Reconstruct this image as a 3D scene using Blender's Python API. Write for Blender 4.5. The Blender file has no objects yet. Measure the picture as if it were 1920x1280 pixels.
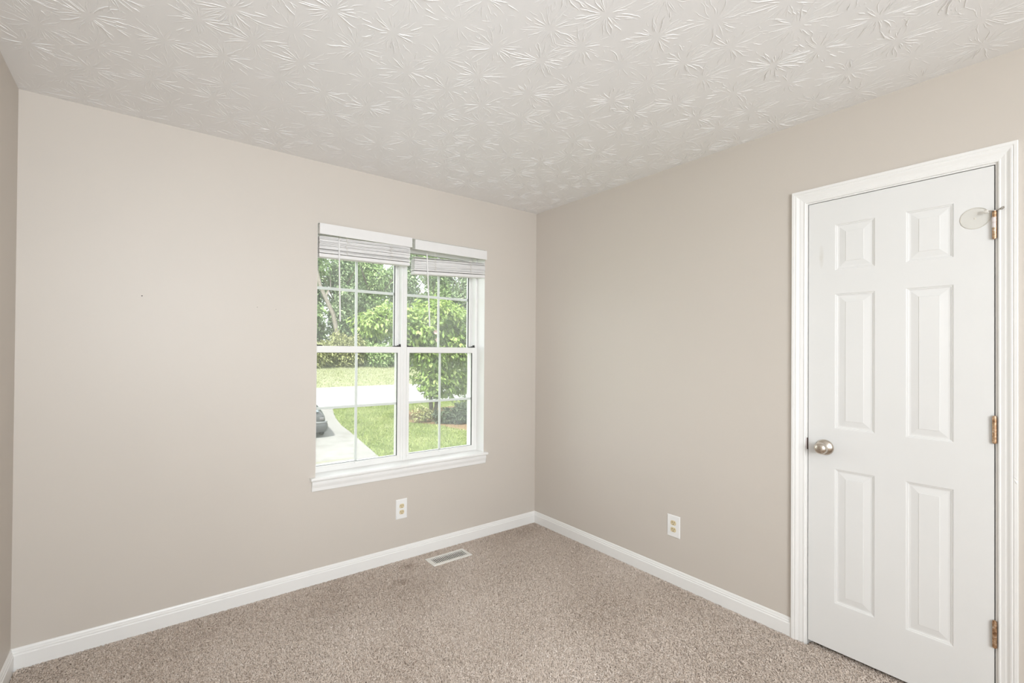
import bpy, bmesh, math, random
import numpy as np
from mathutils import Vector, Matrix

C = bpy.context.scene.collection
S = bpy.context.scene
R = math.radians

# ------------------------------------------------------------------ camera
FPX, YAW, PITCH, ROLL = 863.856, 0.6178, 0.0069, 0.0075
CAM = Vector((-2.5313, -2.6936, 1.3494))
SHX, SHY = -74.4921, 11.3542          # principal point offset of the photograph, pixels
cy, sy, cp, sp = math.cos(YAW), math.sin(YAW), math.cos(PITCH), math.sin(PITCH)
fwd = Vector((sy * cp, cy * cp, sp))
rt0 = Vector((cy, -sy, 0))
up0 = rt0.cross(fwd)
rt = math.cos(ROLL) * rt0 + math.sin(ROLL) * up0
up = -math.sin(ROLL) * rt0 + math.cos(ROLL) * up0
cam_data = bpy.data.cameras.new('camera')
cam = bpy.data.objects.new('camera', cam_data)
C.objects.link(cam)
M3 = Matrix((rt, up, -fwd)).transposed()
cam.matrix_world = Matrix.Translation(CAM) @ M3.to_4x4()
cam_data.sensor_width = 36.0
cam_data.lens = FPX / 1920 * 36.0
cam_data.shift_x = -SHX / 1920
cam_data.shift_y = SHY / 1920
cam_data.clip_start = 0.05
cam_data.clip_end = 400
S.camera = cam

# ------------------------------------------------------------------ sky, sun, lamps, exposure
S.view_settings.view_transform = 'Standard'
S.view_settings.look = 'None'
S.view_settings.gamma = 1.0
S.view_settings.exposure = 0.0
S.view_settings.use_curve_mapping = False
world = bpy.data.worlds.new('sky')
S.world = world
world.use_nodes = True
bg = world.node_tree.nodes['Background']
bg.inputs[0].default_value = (0.93, 0.97, 1.0, 1)
bg.inputs[1].default_value = 3.4

sun_d = bpy.data.lights.new('sun', 'SUN')
sun_d.energy = 11.0
sun_d.angle = R(4)
sun_d.color = (1.0, 0.97, 0.9)
sun = bpy.data.objects.new('sun', sun_d)
C.objects.link(sun)
sun.rotation_euler = Vector((0.50, 0.22, -0.84)).to_track_quat('-Z', 'Y').to_euler()

# lamps added to fill the room; flash_back is the photographer's bounce, near daylight white
def add_lamp(name, kind, loc, energy, size, aim=(0, 1, 0), cone=None, blend=0.5, size_y=None):
    d = bpy.data.lights.new(name, kind)
    d.energy = energy
    d.color = (0.90, 0.955, 1.0)
    if kind == 'AREA':
        d.shape = 'RECTANGLE'
        d.size, d.size_y = size, size_y or size
    else:
        d.shadow_soft_size = size
    if kind == 'SPOT':
        d.spot_size = R(cone)
        d.spot_blend = blend
    o = bpy.data.objects.new(name, d)
    C.objects.link(o)
    o.location = loc
    o.rotation_euler = Vector(aim).to_track_quat('-Z', 'Y').to_euler()


add_lamp('fill_soft', 'AREA', (-2.3, -4.6, 1.6), 80, 1.2, (0.12, 1.0, 0.08))
add_lamp('fill_overhead', 'AREA', (-1.7, -3.7, 2.3), 9, 1.5, (0.0, 0.15, -1.0))
add_lamp('fill_corner', 'SPOT', (-2.6, -3.3, 1.7), 26, 0.4, (0.75, 1.0, 0.08), 82, 0.9)
add_lamp('fill_corner_low', 'SPOT', (-2.7, -3.3, 1.4), 84, 0.4, (0.75, 1.0, -0.25), 70, 1.0)
add_lamp('fill_front', 'SPOT', (-2.6, -3.2, 1.8), 70, 0.4, (0.10, 1.0, 0.02), 100, 1.0)
add_lamp('fill_ceiling', 'SPOT', (-1.9, -2.4, 0.4), 21, 0.3, (0.3, 0.6, 1.0), 120, 1.0)
add_lamp('fill_up', 'AREA', (-2.2, -3.4, 0.3), 2.5, 1.2, (0.0, 0.2, 1.0))
add_lamp('flash_back', 'SPOT', (-2.6, -4.2, 1.5), 210, 0.3, (0.2, -1.0, 0.5), 120, 1.0)

S.cycles.max_bounces = 14
S.cycles.diffuse_bounces = 8
S.cycles.transparent_max_bounces = 16
S.cycles.caustics_reflective = False
S.cycles.caustics_refractive = False
S.cycles.sample_clamp_indirect = 6.0
try:
    S.cycles.use_denoising = True
except Exception:
    pass

# ------------------------------------------------------------------ room measures (metres)
XL, YF, H = -2.977, -5.3, 2.44       # left wall, wall behind the camera, ceiling height
FZ = -0.010                           # carpet backing; the pile tips reach z = 0
WX0, WX1, WZ0, WZ1 = -1.722, -0.508, 0.613, 2.085   # window opening
GZ = -2.5                             # outdoor ground


# ------------------------------------------------------------------ helpers
def tag(o, label=None, cat=None, group=None, kind=None):
    if label: o['label'] = label
    if cat: o['category'] = cat
    if group: o['group'] = group
    if kind: o['kind'] = kind
    return o


def empty(name, loc=(0, 0, 0), label=None, cat=None, group=None, kind=None, rz=0):
    o = bpy.data.objects.new(name, None)
    o.empty_display_size = 0.05
    C.objects.link(o)
    o.location = loc
    o.rotation_euler.z = rz
    return tag(o, label, cat, group, kind)


def link(name, bm, mat, parent=None, smooth=False, bevel=0, seg=2, angle=40, world_space=True):
    """bmesh -> one object; coordinates are world ones when a parent Empty is given."""
    me = bpy.data.meshes.new(name)
    bmesh.ops.recalc_face_normals(bm, faces=bm.faces)
    bm.to_mesh(me)
    bm.free()
    o = bpy.data.objects.new(name, me)
    C.objects.link(o)
    for m in (mat if isinstance(mat, (list, tuple)) else [mat]):
        me.materials.append(m)
    if smooth:
        me.polygons.foreach_set('use_smooth', [True] * len(me.polygons))
        me.set_sharp_from_angle(angle=R(angle))
    if bevel:
        b = o.modifiers.new('bevel', 'BEVEL')
        b.width = bevel
        b.segments = seg
        b.limit_method = 'ANGLE'
        b.angle_limit = R(40)
    if parent is not None:
        o.parent = parent
        if world_space:
            bpy.context.view_layer.update()
            o.matrix_parent_inverse = parent.matrix_world.inverted()
    return o


def box(bm, x0, x1, y0, y1, z0, z1, mi=0):
    vs = [bm.verts.new(p) for p in ((x0, y0, z0), (x1, y0, z0), (x1, y1, z0), (x0, y1, z0),
                                    (x0, y0, z1), (x1, y0, z1), (x1, y1, z1), (x0, y1, z1))]
    for q in ((3, 2, 1, 0), (4, 5, 6, 7), (0, 1, 5, 4), (1, 2, 6, 5), (2, 3, 7, 6), (3, 0, 4, 7)):
        f = bm.faces.new([vs[i] for i in q])
        f.material_index = mi
    return vs


def bx(*a):
    bm = bmesh.new()
    box(bm, *a)
    return bm


def sweep(bm, profile, path, close_ends=True, closed=True, mi=0):
    """profile: list of (a,b); path: list of functions (a,b) -> point."""
    rings = [[bm.verts.new(f(a, b)) for a, b in profile] for f in path]
    n = len(profile)
    rng = range(n) if closed else range(n - 1)
    for r0, r1 in zip(rings, rings[1:]):
        for i in rng:
            j = (i + 1) % n
            f = bm.faces.new((r0[i], r0[j], r1[j], r1[i]))
            f.material_index = mi
    if close_ends and closed:
        bm.faces.new(rings[0][::-1]).material_index = mi
        bm.faces.new(rings[-1]).material_index = mi


def tube(bm, pts, rad, n=10, caps=True, mi=0):
    pts = [Vector(p) for p in pts]
    rads = rad if isinstance(rad, (list, tuple)) else [rad] * len(pts)
    rings = []
    prev = None
    for i, p in enumerate(pts):
        d = (pts[min(i + 1, len(pts) - 1)] - pts[max(i - 1, 0)]).normalized()
        if prev is None:
            a = d.orthogonal().normalized()
        else:
            a = (prev - d * prev.dot(d)).normalized()
        prev = a
        b = d.cross(a)
        rings.append([bm.verts.new(p + rads[i] * (math.cos(2 * math.pi * k / n) * a + math.sin(2 * math.pi * k / n) * b)) for k in range(n)])
    for r0, r1 in zip(rings, rings[1:]):
        for k in range(n):
            bm.faces.new((r0[k], r0[(k + 1) % n], r1[(k + 1) % n], r1[k])).material_index = mi
    if caps:
        bm.faces.new(rings[0][::-1]).material_index = mi
        bm.faces.new(rings[-1]).material_index = mi


def lathe(bm, prof, origin, axis, n=32, mi=0):
    """prof: list of (distance along axis, radius)."""
    ax = Vector(axis).normalized()
    a = ax.orthogonal().normalized()
    b = ax.cross(a)
    o = Vector(origin)
    rings = []
    for t, r in prof:
        if r < 1e-6:
            rings.append([bm.verts.new(o + ax * t)])
        else:
            rings.append([bm.verts.new(o + ax * t + r * (math.cos(2 * math.pi * k / n) * a + math.sin(2 * math.pi * k / n) * b)) for k in range(n)])
    for r0, r1 in zip(rings, rings[1:]):
        for k in range(n):
            j = (k + 1) % n
            if len(r0) == 1 and len(r1) == 1: continue
            if len(r0) == 1: f = (r0[0], r1[j], r1[k])
            elif len(r1) == 1: f = (r0[k], r0[j], r1[0])
            else: f = (r0[k], r0[j], r1[j], r1[k])
            bm.faces.new(f).material_index = mi


def raw_mesh(name, verts, faces, mat, parent=None, smooth=False, attr=None):
    """numpy verts (n,3), faces (m,4) -> object; attr = per-vertex float 'tone'."""
    me = bpy.data.meshes.new(name)
    nv, nf, k = len(verts), len(faces), faces.shape[1]
    me.vertices.add(nv)
    me.vertices.foreach_set('co', np.ascontiguousarray(verts, dtype=np.float32).ravel())
    me.loops.add(nf * k)
    me.loops.foreach_set('vertex_index', np.ascontiguousarray(faces, dtype=np.int32).ravel())
    me.polygons.add(nf)
    me.polygons.foreach_set('loop_start', np.arange(0, nf * k, k, dtype=np.int32))
    me.polygons.foreach_set('loop_total', np.full(nf, k, dtype=np.int32))
    if smooth:
        me.polygons.foreach_set('use_smooth', np.ones(nf, dtype=bool))
    if attr is not None:
        a = me.attributes.new('tone', 'FLOAT', 'POINT')
        a.data.foreach_set('value', np.ascontiguousarray(attr, dtype=np.float32))
    me.update(calc_edges=True)
    me.validate()
    o = bpy.data.objects.new(name, me)
    C.objects.link(o)
    me.materials.append(mat)
    if parent is not None:
        o.parent = parent
        bpy.context.view_layer.update()
        o.matrix_parent_inverse = parent.matrix_world.inverted()
    return o


# ------------------------------------------------------------------ materials
def new_mat(name):
    m = bpy.data.materials.new(name)
    m.use_nodes = True
    nt = m.node_tree
    return m, nt, nt.nodes['Principled BSDF']


def coords(nt, scale=1.0, stretch=None):
    tc = nt.nodes.new('ShaderNodeNewGeometry')
    mp = nt.nodes.new('ShaderNodeMapping')
    mp.inputs['Scale'].default_value = stretch if stretch else (scale,) * 3
    nt.links.new(tc.outputs['Position'], mp.inputs['Vector'])
    return mp.outputs['Vector']


def noise(nt, vec, scale, detail=3, rough=0.5, dist=0.0):
    n = nt.nodes.new('ShaderNodeTexNoise')
    n.inputs['Scale'].default_value = scale
    n.inputs['Detail'].default_value = detail
    n.inputs['Roughness'].default_value = rough
    n.inputs['Distortion'].default_value = dist
    nt.links.new(vec, n.inputs['Vector'])
    return n.outputs['Fac']


def ramp(nt, fac, stops):
    r = nt.nodes.new('ShaderNodeValToRGB')
    el = r.color_ramp.elements
    while len(el) < len(stops):
        el.new(0.5)
    for e, (p, c) in zip(el, stops):
        e.position = p
        e.color = (*c, 1) if len(c) == 3 else c
    nt.links.new(fac, r.inputs['Fac'])
    return r.outputs['Color']


def bump(nt, b, height, strength, dist=0.01):
    n = nt.nodes.new('ShaderNodeBump')
    n.inputs['Strength'].default_value = strength
    n.inputs['Distance'].default_value = dist
    nt.links.new(height, n.inputs['Height'])
    nt.links.new(n.outputs['Normal'], b.inputs['Normal'])


def paint(name, col, rough=0.5, spec=0.5, vary=0.03, vscale=3.0, bscale=400, bstr=0.06, bdist=0.001, stretch=None, metallic=0.0):
    m, nt, b = new_mat(name)
    v = coords(nt)
    f = noise(nt, v, vscale, 4)
    lo = tuple(c * (1 - vary) for c in col)
    hi = tuple(min(1, c * (1 + vary)) for c in col)
    nt.links.new(ramp(nt, f, [(0.3, lo), (0.7, hi)]), b.inputs['Base Color'])
    b.inputs['Roughness'].default_value = rough
    b.inputs['Specular IOR Level'].default_value = spec
    b.inputs['Metallic'].default_value = metallic
    if bstr:
        v2 = coords(nt, 1.0, stretch) if stretch else v
        bump(nt, b, noise(nt, v2, bscale, 2), bstr, bdist)
    return m


M = {}
M['wall'] = paint('beige wall paint', (0.575, 0.53, 0.48), 0.48, 0.5, 0.012, 1.5, 260, 0.10, 0.001)
M['ceiling'] = paint('white textured ceiling paint', (0.80, 0.795, 0.79), 0.42, 0.5, 0.01, 2, 300, 0.12, 0.001)
M['trim'] = paint('white gloss trim paint', (0.80, 0.795, 0.78), 0.32, 0.5, 0.01, 4, 120, 0.05, 0.001)
M['vinyl'] = paint('white window vinyl', (0.78, 0.775, 0.76), 0.35, 0.5, 0.01, 5, 200, 0.0)
M['grid'] = paint('white aluminium grid', (0.90, 0.90, 0.89), 0.35, 0.5, 0.005, 5, 200, 0)
M['gasket'] = paint('dark window gasket', (0.05, 0.05, 0.05), 0.6, 0.3, 0.1)
M['latch'] = paint('dark latch plastic', (0.035, 0.033, 0.03), 0.45, 0.4, 0.1)
M['blind'] = paint('white slat blind', (0.72, 0.71, 0.70), 0.45, 0.4, 0.012, 25, 60, 0.05, 0.001, stretch=(2, 40, 40))
M['cord'] = paint('white ladder cord', (0.72, 0.69, 0.64), 0.8, 0.2, 0.05)
M['plate'] = paint('white outlet plate', (0.80, 0.80, 0.79), 0.3, 0.5, 0.005, 5, 200, 0)
M['ivory'] = paint('ivory socket plastic', (0.66, 0.56, 0.36), 0.4, 0.5, 0.03)
M['dark'] = paint('dark slot', (0.03, 0.025, 0.02), 0.8, 0.2, 0.1)
M['brown_dark'] = paint('dark brown strike hole', (0.04, 0.02, 0.015), 0.7, 0.3, 0.1)
M['nickel'] = paint('satin nickel', (0.62, 0.56, 0.49), 0.26, 0.5, 0.03, 40, 500, 0.03, 0.0005, metallic=1.0)
M['register'] = paint('off white register enamel', (0.76, 0.75, 0.71), 0.4, 0.5, 0.02, 20)
M['duct'] = paint('dark duct', (0.045, 0.04, 0.035), 0.7, 0.3, 0.1)
M['backing'] = paint('carpet backing', (0.30, 0.235, 0.185), 0.95, 0.1, 0.15, 60, 300, 0.3, 0.004)
M['rubber'] = paint('off white rubber', (0.76, 0.74, 0.69), 0.6, 0.3, 0.02)
M['steel'] = paint('dull steel rod', (0.55, 0.52, 0.48), 0.35, 0.5, 0.05, 50, metallic=1.0)
M['rim'] = paint('tan plastic rim', (0.66, 0.63, 0.56), 0.4, 0.4, 0.03)


def make_hinge_mat():
    m, nt, b = new_mat('worn brass with paint specks')
    v = coords(nt)
    f = noise(nt, v, 90, 4, 0.6)
    nt.links.new(ramp(nt, f, [(0.32, (0.22, 0.115, 0.06)), (0.5, (0.50, 0.31, 0.18)), (0.62, (0.62, 0.47, 0.34)), (0.72, (0.75, 0.72, 0.69))]), b.inputs['Base Color'])
    b.inputs['Roughness'].default_value = 0.38
    b.inputs['Metallic'].default_value = 0.75
    return m


M['hinge'] = make_hinge_mat()
M['hinge_paint'] = paint('pinkish white overpaint', (0.70, 0.64, 0.63), 0.4, 0.5, 0.08, 120)


def make_door_mat():
    m, nt, b = new_mat('white door paint with faint moulded grain')
    v = coords(nt)
    f = noise(nt, v, 3, 3)
    base = ramp(nt, f, [(0.3, (0.725, 0.725, 0.715)), (0.7, (0.74, 0.74, 0.73))])
    # a faint greyish smear high on the latch side
    sub = nt.nodes.new('ShaderNodeVectorMath'); sub.operation = 'SUBTRACT'
    sub.inputs[1].default_value = (0.0, -1.897, 1.795)
    g = nt.nodes.new('ShaderNodeNewGeometry')
    nt.links.new(g.outputs['Position'], sub.inputs[0])
    mul = nt.nodes.new('ShaderNodeVectorMath'); mul.operation = 'MULTIPLY'
    mul.inputs[1].default_value = (0, 95, 17)
    nt.links.new(sub.outputs[0], mul.inputs[0])
    ln = nt.nodes.new('ShaderNodeVectorMath'); ln.operation = 'LENGTH'
    nt.links.new(mul.outputs[0], ln.inputs[0])
    mr = nt.nodes.new('ShaderNodeMapRange')
    mr.inputs[1].default_value = 0.3; mr.inputs[2].default_value = 1.0
    mr.inputs[3].default_value = 1.0; mr.inputs[4].default_value = 0.0
    nt.links.new(ln.outputs['Value'], mr.inputs[0])
    nf = noise(nt, v, 45, 3)
    mm = nt.nodes.new('ShaderNodeMath'); mm.operation = 'MULTIPLY'
    nt.links.new(mr.outputs[0], mm.inputs[0]); nt.links.new(nf, mm.inputs[1])
    mx = nt.nodes.new('ShaderNodeMix'); mx.data_type = 'RGBA'
    nt.links.new(mm.outputs[0], mx.inputs[0])
    nt.links.new(base, mx.inputs[6])
    mx.inputs[7].default_value = (0.60, 0.58, 0.53, 1)
    nt.links.new(mx.outputs[2], b.inputs['Base Color'])
    b.inputs['Roughness'].default_value = 0.30
    v2 = coords(nt, 1.0, (1, 1, 0.06))
    bump(nt, b, noise(nt, v2, 420, 2, 0.6, 0.4), 0.10, 0.001)
    return m


M['door'] = make_door_mat()


def make_tone_mat(name, stops, rough=0.9, spec=0.15, trans=0.0):
    """base colour from the mesh's own 'tone' attribute (one value per yarn or leaf)."""
    m, nt, b = new_mat(name)
    a = nt.nodes.new('ShaderNodeAttribute')
    a.attribute_name = 'tone'
    col = ramp(nt, a.outputs['Fac'], stops)
    nt.links.new(col, b.inputs['Base Color'])
    b.inputs['Roughness'].default_value = rough
    b.inputs['Specular IOR Level'].default_value = spec
    if trans:
        t = nt.nodes.new('ShaderNodeBsdfTranslucent')
        nt.links.new(col, t.inputs['Color'])
        mx = nt.nodes.new('ShaderNodeMixShader')
        mx.inputs[0].default_value = trans
        nt.links.new(b.outputs[0], mx.inputs[1])
        nt.links.new(t.outputs[0], mx.inputs[2])
        nt.links.new(mx.outputs[0], nt.nodes['Material Output'].inputs['Surface'])
    return m


M['carpet'] = make_tone_mat('flecked taupe carpet yarn', [(0.0, (0.345, 0.272, 0.218)), (0.45, (0.61, 0.52, 0.448)), (0.8, (0.735, 0.65, 0.585)), (1.0, (0.86, 0.79, 0.74))], 0.85, 0.2)
M['leaf_bright'] = make_tone_mat('bright green leaf', [(0.0, (0.117, 0.2, 0.041)), (0.5, (0.233, 0.333, 0.083)), (1.0, (0.4, 0.467, 0.167))], 0.45, 0.4, 0.35)
M['leaf_mid'] = make_tone_mat('mid green leaf', [(0.0, (0.151, 0.227, 0.089)), (0.6, (0.29, 0.403, 0.176)), (1.0, (0.479, 0.58, 0.29))], 0.6, 0.3, 0.3)
M['leaf_dark'] = make_tone_mat('dull dark green leaf', [(0.0, (0.127, 0.183, 0.099)), (0.6, (0.256, 0.339, 0.183)), (1.0, (0.424, 0.51, 0.296))], 0.6, 0.3, 0.25)
M['leaf_yellow'] = make_tone_mat('yellow green leaf', [(0.0, (0.178, 0.197, 0.08)), (0.6, (0.321, 0.339, 0.152)), (1.0, (0.463, 0.463, 0.25))], 0.6, 0.3, 0.3)
M['leaf_hedge'] = make_tone_mat('deep green shrub leaf', [(0.0, (0.036, 0.054, 0.032)), (0.6, (0.066, 0.09, 0.054)), (1.0, (0.108, 0.138, 0.078))], 0.6, 0.3, 0.2)
M['bark'] = paint('grey brown bark', (0.11, 0.09, 0.075), 0.9, 0.1, 0.3, 8, 30, 0.6, 0.03)
M['bark_pale'] = paint('pale bark', (0.24, 0.21, 0.185), 0.9, 0.1, 0.15, 5, 30, 0.5, 0.03)
M['petal'] = paint('pale pink petal', (0.42, 0.27, 0.26), 0.6, 0.3, 0.08)


def make_ground(name, c0, c1, c2, scale, bs, bscale, bdist=0.03, big=0.15):
    m, nt, b = new_mat(name)
    v = coords(nt)
    f = noise(nt, v, scale, 6, 0.75)
    g = noise(nt, v, big, 3)
    mth = nt.nodes.new('ShaderNodeMath'); mth.operation = 'ADD'
    nt.links.new(f, mth.inputs[0])
    sc = nt.nodes.new('ShaderNodeMath'); sc.operation = 'MULTIPLY_ADD'
    sc.inputs[1].default_value = 0.6; sc.inputs[2].default_value = -0.3
    nt.links.new(g, sc.inputs[0]); nt.links.new(sc.outputs[0], mth.inputs[1])
    nt.links.new(ramp(nt, mth.outputs[0], [(0.3, c0), (0.5, c1), (0.72, c2)]), b.inputs['Base Color'])
    b.inputs['Roughness'].default_value = 0.95
    b.inputs['Specular IOR Level'].default_value = 0.1
    bump(nt, b, noise(nt, v, bscale, 4, 0.7), bs, bdist)
    return m


M['lawn'] = make_ground('mown lawn', (0.085, 0.125, 0.025), (0.155, 0.19, 0.06), (0.25, 0.265, 0.12), 11.0, 1.0, 26, 0.05, 0.5)
M['lawn_far'] = make_ground('sun bleached lawn', (0.17, 0.19, 0.095), (0.205, 0.217, 0.13), (0.24, 0.245, 0.165), 3.0, 0.5, 8, 0.05)
M['concrete'] = make_ground('pale concrete', (0.145, 0.139, 0.130), (0.18, 0.175, 0.168), (0.205, 0.20, 0.194), 1.5, 0.2, 40, 0.01)
M['asphalt'] = make_ground('bleached road surface', (0.23, 0.23, 0.23), (0.25, 0.25, 0.25), (0.27, 0.27, 0.27), 3.0, 0.2, 40, 0.01)
M['mulch'] = make_ground('pine straw', (0.09, 0.055, 0.03), (0.16, 0.10, 0.055), (0.22, 0.155, 0.095), 14.0, 0.8, 30, 0.05)
M['crack'] = make_ground('mossy crack', (0.15, 0.15, 0.09), (0.19, 0.19, 0.12), (0.22, 0.21, 0.16), 9.0, 0.3, 30)
M['siding'] = paint('pale siding', (0.55, 0.53, 0.5), 0.7, 0.3, 0.03)


def make_glass():
    """clear pane with an added haze veil: mostly transparent, faint veil glow, mirror reflection."""
    m, nt, b = new_mat('hazed window glass')
    out = nt.nodes['Material Output']
    tr = nt.nodes.new('ShaderNodeBsdfTransparent')
    tr.inputs[0].default_value = (0.95, 0.965, 0.955, 1)
    du = nt.nodes.new('ShaderNodeBsdfTranslucent')
    du.inputs[0].default_value = (0.93, 0.94, 0.92, 1)
    v = coords(nt)
    veil = noise(nt, v, 4.5, 4, 0.6, 0.6)  # patchy haze put into the pane to wash out the view
    mr = nt.nodes.new('ShaderNodeMapRange')
    mr.inputs[1].default_value = 0.3; mr.inputs[2].default_value = 0.75
    mr.inputs[3].default_value = 0.035; mr.inputs[4].default_value = 0.075
    nt.links.new(veil, mr.inputs[0])
    m1 = nt.nodes.new('ShaderNodeMixShader')
    nt.links.new(mr.outputs[0], m1.inputs[0])
    nt.links.new(tr.outputs[0], m1.inputs[1]); nt.links.new(du.outputs[0], m1.inputs[2])
    gl = nt.nodes.new('ShaderNodeBsdfGlossy')
    gl.inputs['Roughness'].default_value = 0.02
    fr = nt.nodes.new('ShaderNodeFresnel')
    gm = nt.nodes.new('ShaderNodeNewGeometry')
    io = nt.nodes.new('ShaderNodeMapRange')
    io.inputs[3].default_value = 1.45; io.inputs[4].default_value = 1 / 1.45
    nt.links.new(gm.outputs['Backfacing'], io.inputs[0])
    nt.links.new(io.outputs[0], fr.inputs[0])
    m2 = nt.nodes.new('ShaderNodeMixShader')
    nt.links.new(fr.outputs[0], m2.inputs[0])
    nt.links.new(m1.outputs[0], m2.inputs[1]); nt.links.new(gl.outputs[0], m2.inputs[2])
    nt.links.new(m2.outputs[0], out.inputs['Surface'])
    return m


M['glass'] = make_glass()


def make_clear(name, tint, veil, rough=0.08):
    m, nt, b = new_mat(name)
    out = nt.nodes['Material Output']
    tr = nt.nodes.new('ShaderNodeBsdfTransparent'); tr.inputs[0].default_value = (*tint, 1)
    b.inputs['Base Color'].default_value = (0.78, 0.77, 0.73, 1)
    b.inputs['Roughness'].default_value = rough
    mx = nt.nodes.new('ShaderNodeMixShader'); mx.inputs[0].default_value = veil
    nt.links.new(tr.outputs[0], mx.inputs[1]); nt.links.new(b.outputs[0], mx.inputs[2])
    nt.links.new(mx.outputs[0], out.inputs['Surface'])
    return m


M['clear'] = make_clear('clear plastic', (0.985, 0.982, 0.972), 0.08)
M['car_glass'] = paint('tinted car glass', (0.10, 0.12, 0.13), 0.06, 0.8, 0.02, 5, 100, 0)
M['car_paint'] = paint('grey metallic car paint', (0.040, 0.041, 0.043), 0.35, 0.5, 0.02, 5, 100, 0, metallic=0.25)
M['car_bumper'] = paint('grey bumper', (0.052, 0.053, 0.055), 0.4, 0.5, 0.03)
M['car_trim'] = paint('silver bumper step', (0.15, 0.153, 0.156), 0.35, 0.5, 0.02)
M['tyre'] = paint('tyre rubber', (0.03, 0.03, 0.03), 0.8, 0.2, 0.1)
M['wheel'] = paint('alloy rim', (0.5, 0.5, 0.5), 0.3, 0.5, 0.02, metallic=0.8)
M['tail_lamp'] = paint('smoked tail lamp', (0.09, 0.085, 0.085), 0.2, 0.6, 0.02)
M['amber'] = paint('amber marker', (0.75, 0.45, 0.12), 0.25, 0.6, 0.02)

# ------------------------------------------------------------------ room shell
fl_bm = bx(XL - 0.12, 0.12, YF - 0.12, 0.0, FZ - 0.10, FZ)
tag(link('floor', fl_bm, M['backing']), kind='structure')


def nail_hole(bm, x, z, r, mi):
    vs = [bm.verts.new((x + r * math.cos(t * math.pi / 4), -0.0006, z + 0.7 * r * math.sin(t * math.pi / 4))) for t in range(8)]
    f = bm.faces.new(vs)
    f.material_index = mi


bm = bmesh.new()
D = 0.15                                   # wall thickness
for a in ((XL - 0.12, WX0, FZ - 0.1, H + 0.1), (WX1, 0.12, FZ - 0.1, H + 0.1), (WX0, WX1, FZ - 0.1, WZ0 - 0.018), (WX0, WX1, WZ1, H + 0.1)):
    box(bm, a[0], a[1], 0.0, D, a[2], a[3])
# white painted returns of the opening
for a in ((WX0 - 0.0005, WX0 + 0.0015, WZ0 - 0.018, WZ1), (WX1 - 0.0015, WX1 + 0.0005, WZ0 - 0.018, WZ1), (WX0, WX1, WZ1 - 0.0015, WZ1 + 0.0005)):
    box(bm, a[0], a[1], 0.0015, D, a[2], a[3], 1)
for x, z, r in ((-2.545, 1.598, 0.0032), (-2.04, 1.575, 0.0022), (-1.945, 1.568, 0.0018)):
    nail_hole(bm, x, z, r, 2)
tag(link('wall_back', bm, [M['wall'], M['trim'], M['dark']]), kind='structure')

DY0, DY1, DZ0, DZ1 = -1.8475, -2.4260, 0.018, 2.043     # door slab edges
JY0, JY1, JZ = DY0 + 0.003, DY1 - 0.003, DZ1 + 0.003    # jamb faces
bm = bmesh.new()
for a in ((JY0 + 0.018, 0.0, FZ - 0.1, H + 0.1), (YF - 0.12, JY1 - 0.018, FZ - 0.1, H + 0.1), (JY1 - 0.018, JY0 + 0.018, JZ + 0.018, H + 0.1)):
    box(bm, 0.0, 0.12, a[0], a[1], a[2], a[3])
tag(link('wall_right', bm, M['wall']), kind='structure')
# unseen box added behind the door, keeps sky light out of its gaps
bm = bmesh.new()
box(bm, 0.70, 0.78, -3.1, -1.2, FZ - 0.1, H + 0.1)
box(bm, 0.12, 0.70, -3.18, -3.1, FZ - 0.1, H + 0.1)
box(bm, 0.12, 0.70, -1.2, -1.12, FZ - 0.1, H + 0.1)
box(bm, 0.12, 0.70, -3.1, -1.2, FZ - 0.1, FZ)
box(bm, 0.12, 0.70, -3.1, -1.2, H, H + 0.1)
tag(link('wall_light_stop', bm, M['wall']), kind='structure')
tag(link('wall_left', bx(XL - 0.12, XL, YF, 0.0, FZ - 0.1, H + 0.1), M['wall']), kind='structure')
tag(link('wall_front', bx(XL, 0.0, YF - 0.12, YF, FZ - 0.1, H + 0.1), M['wall']), kind='structure')


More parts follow.
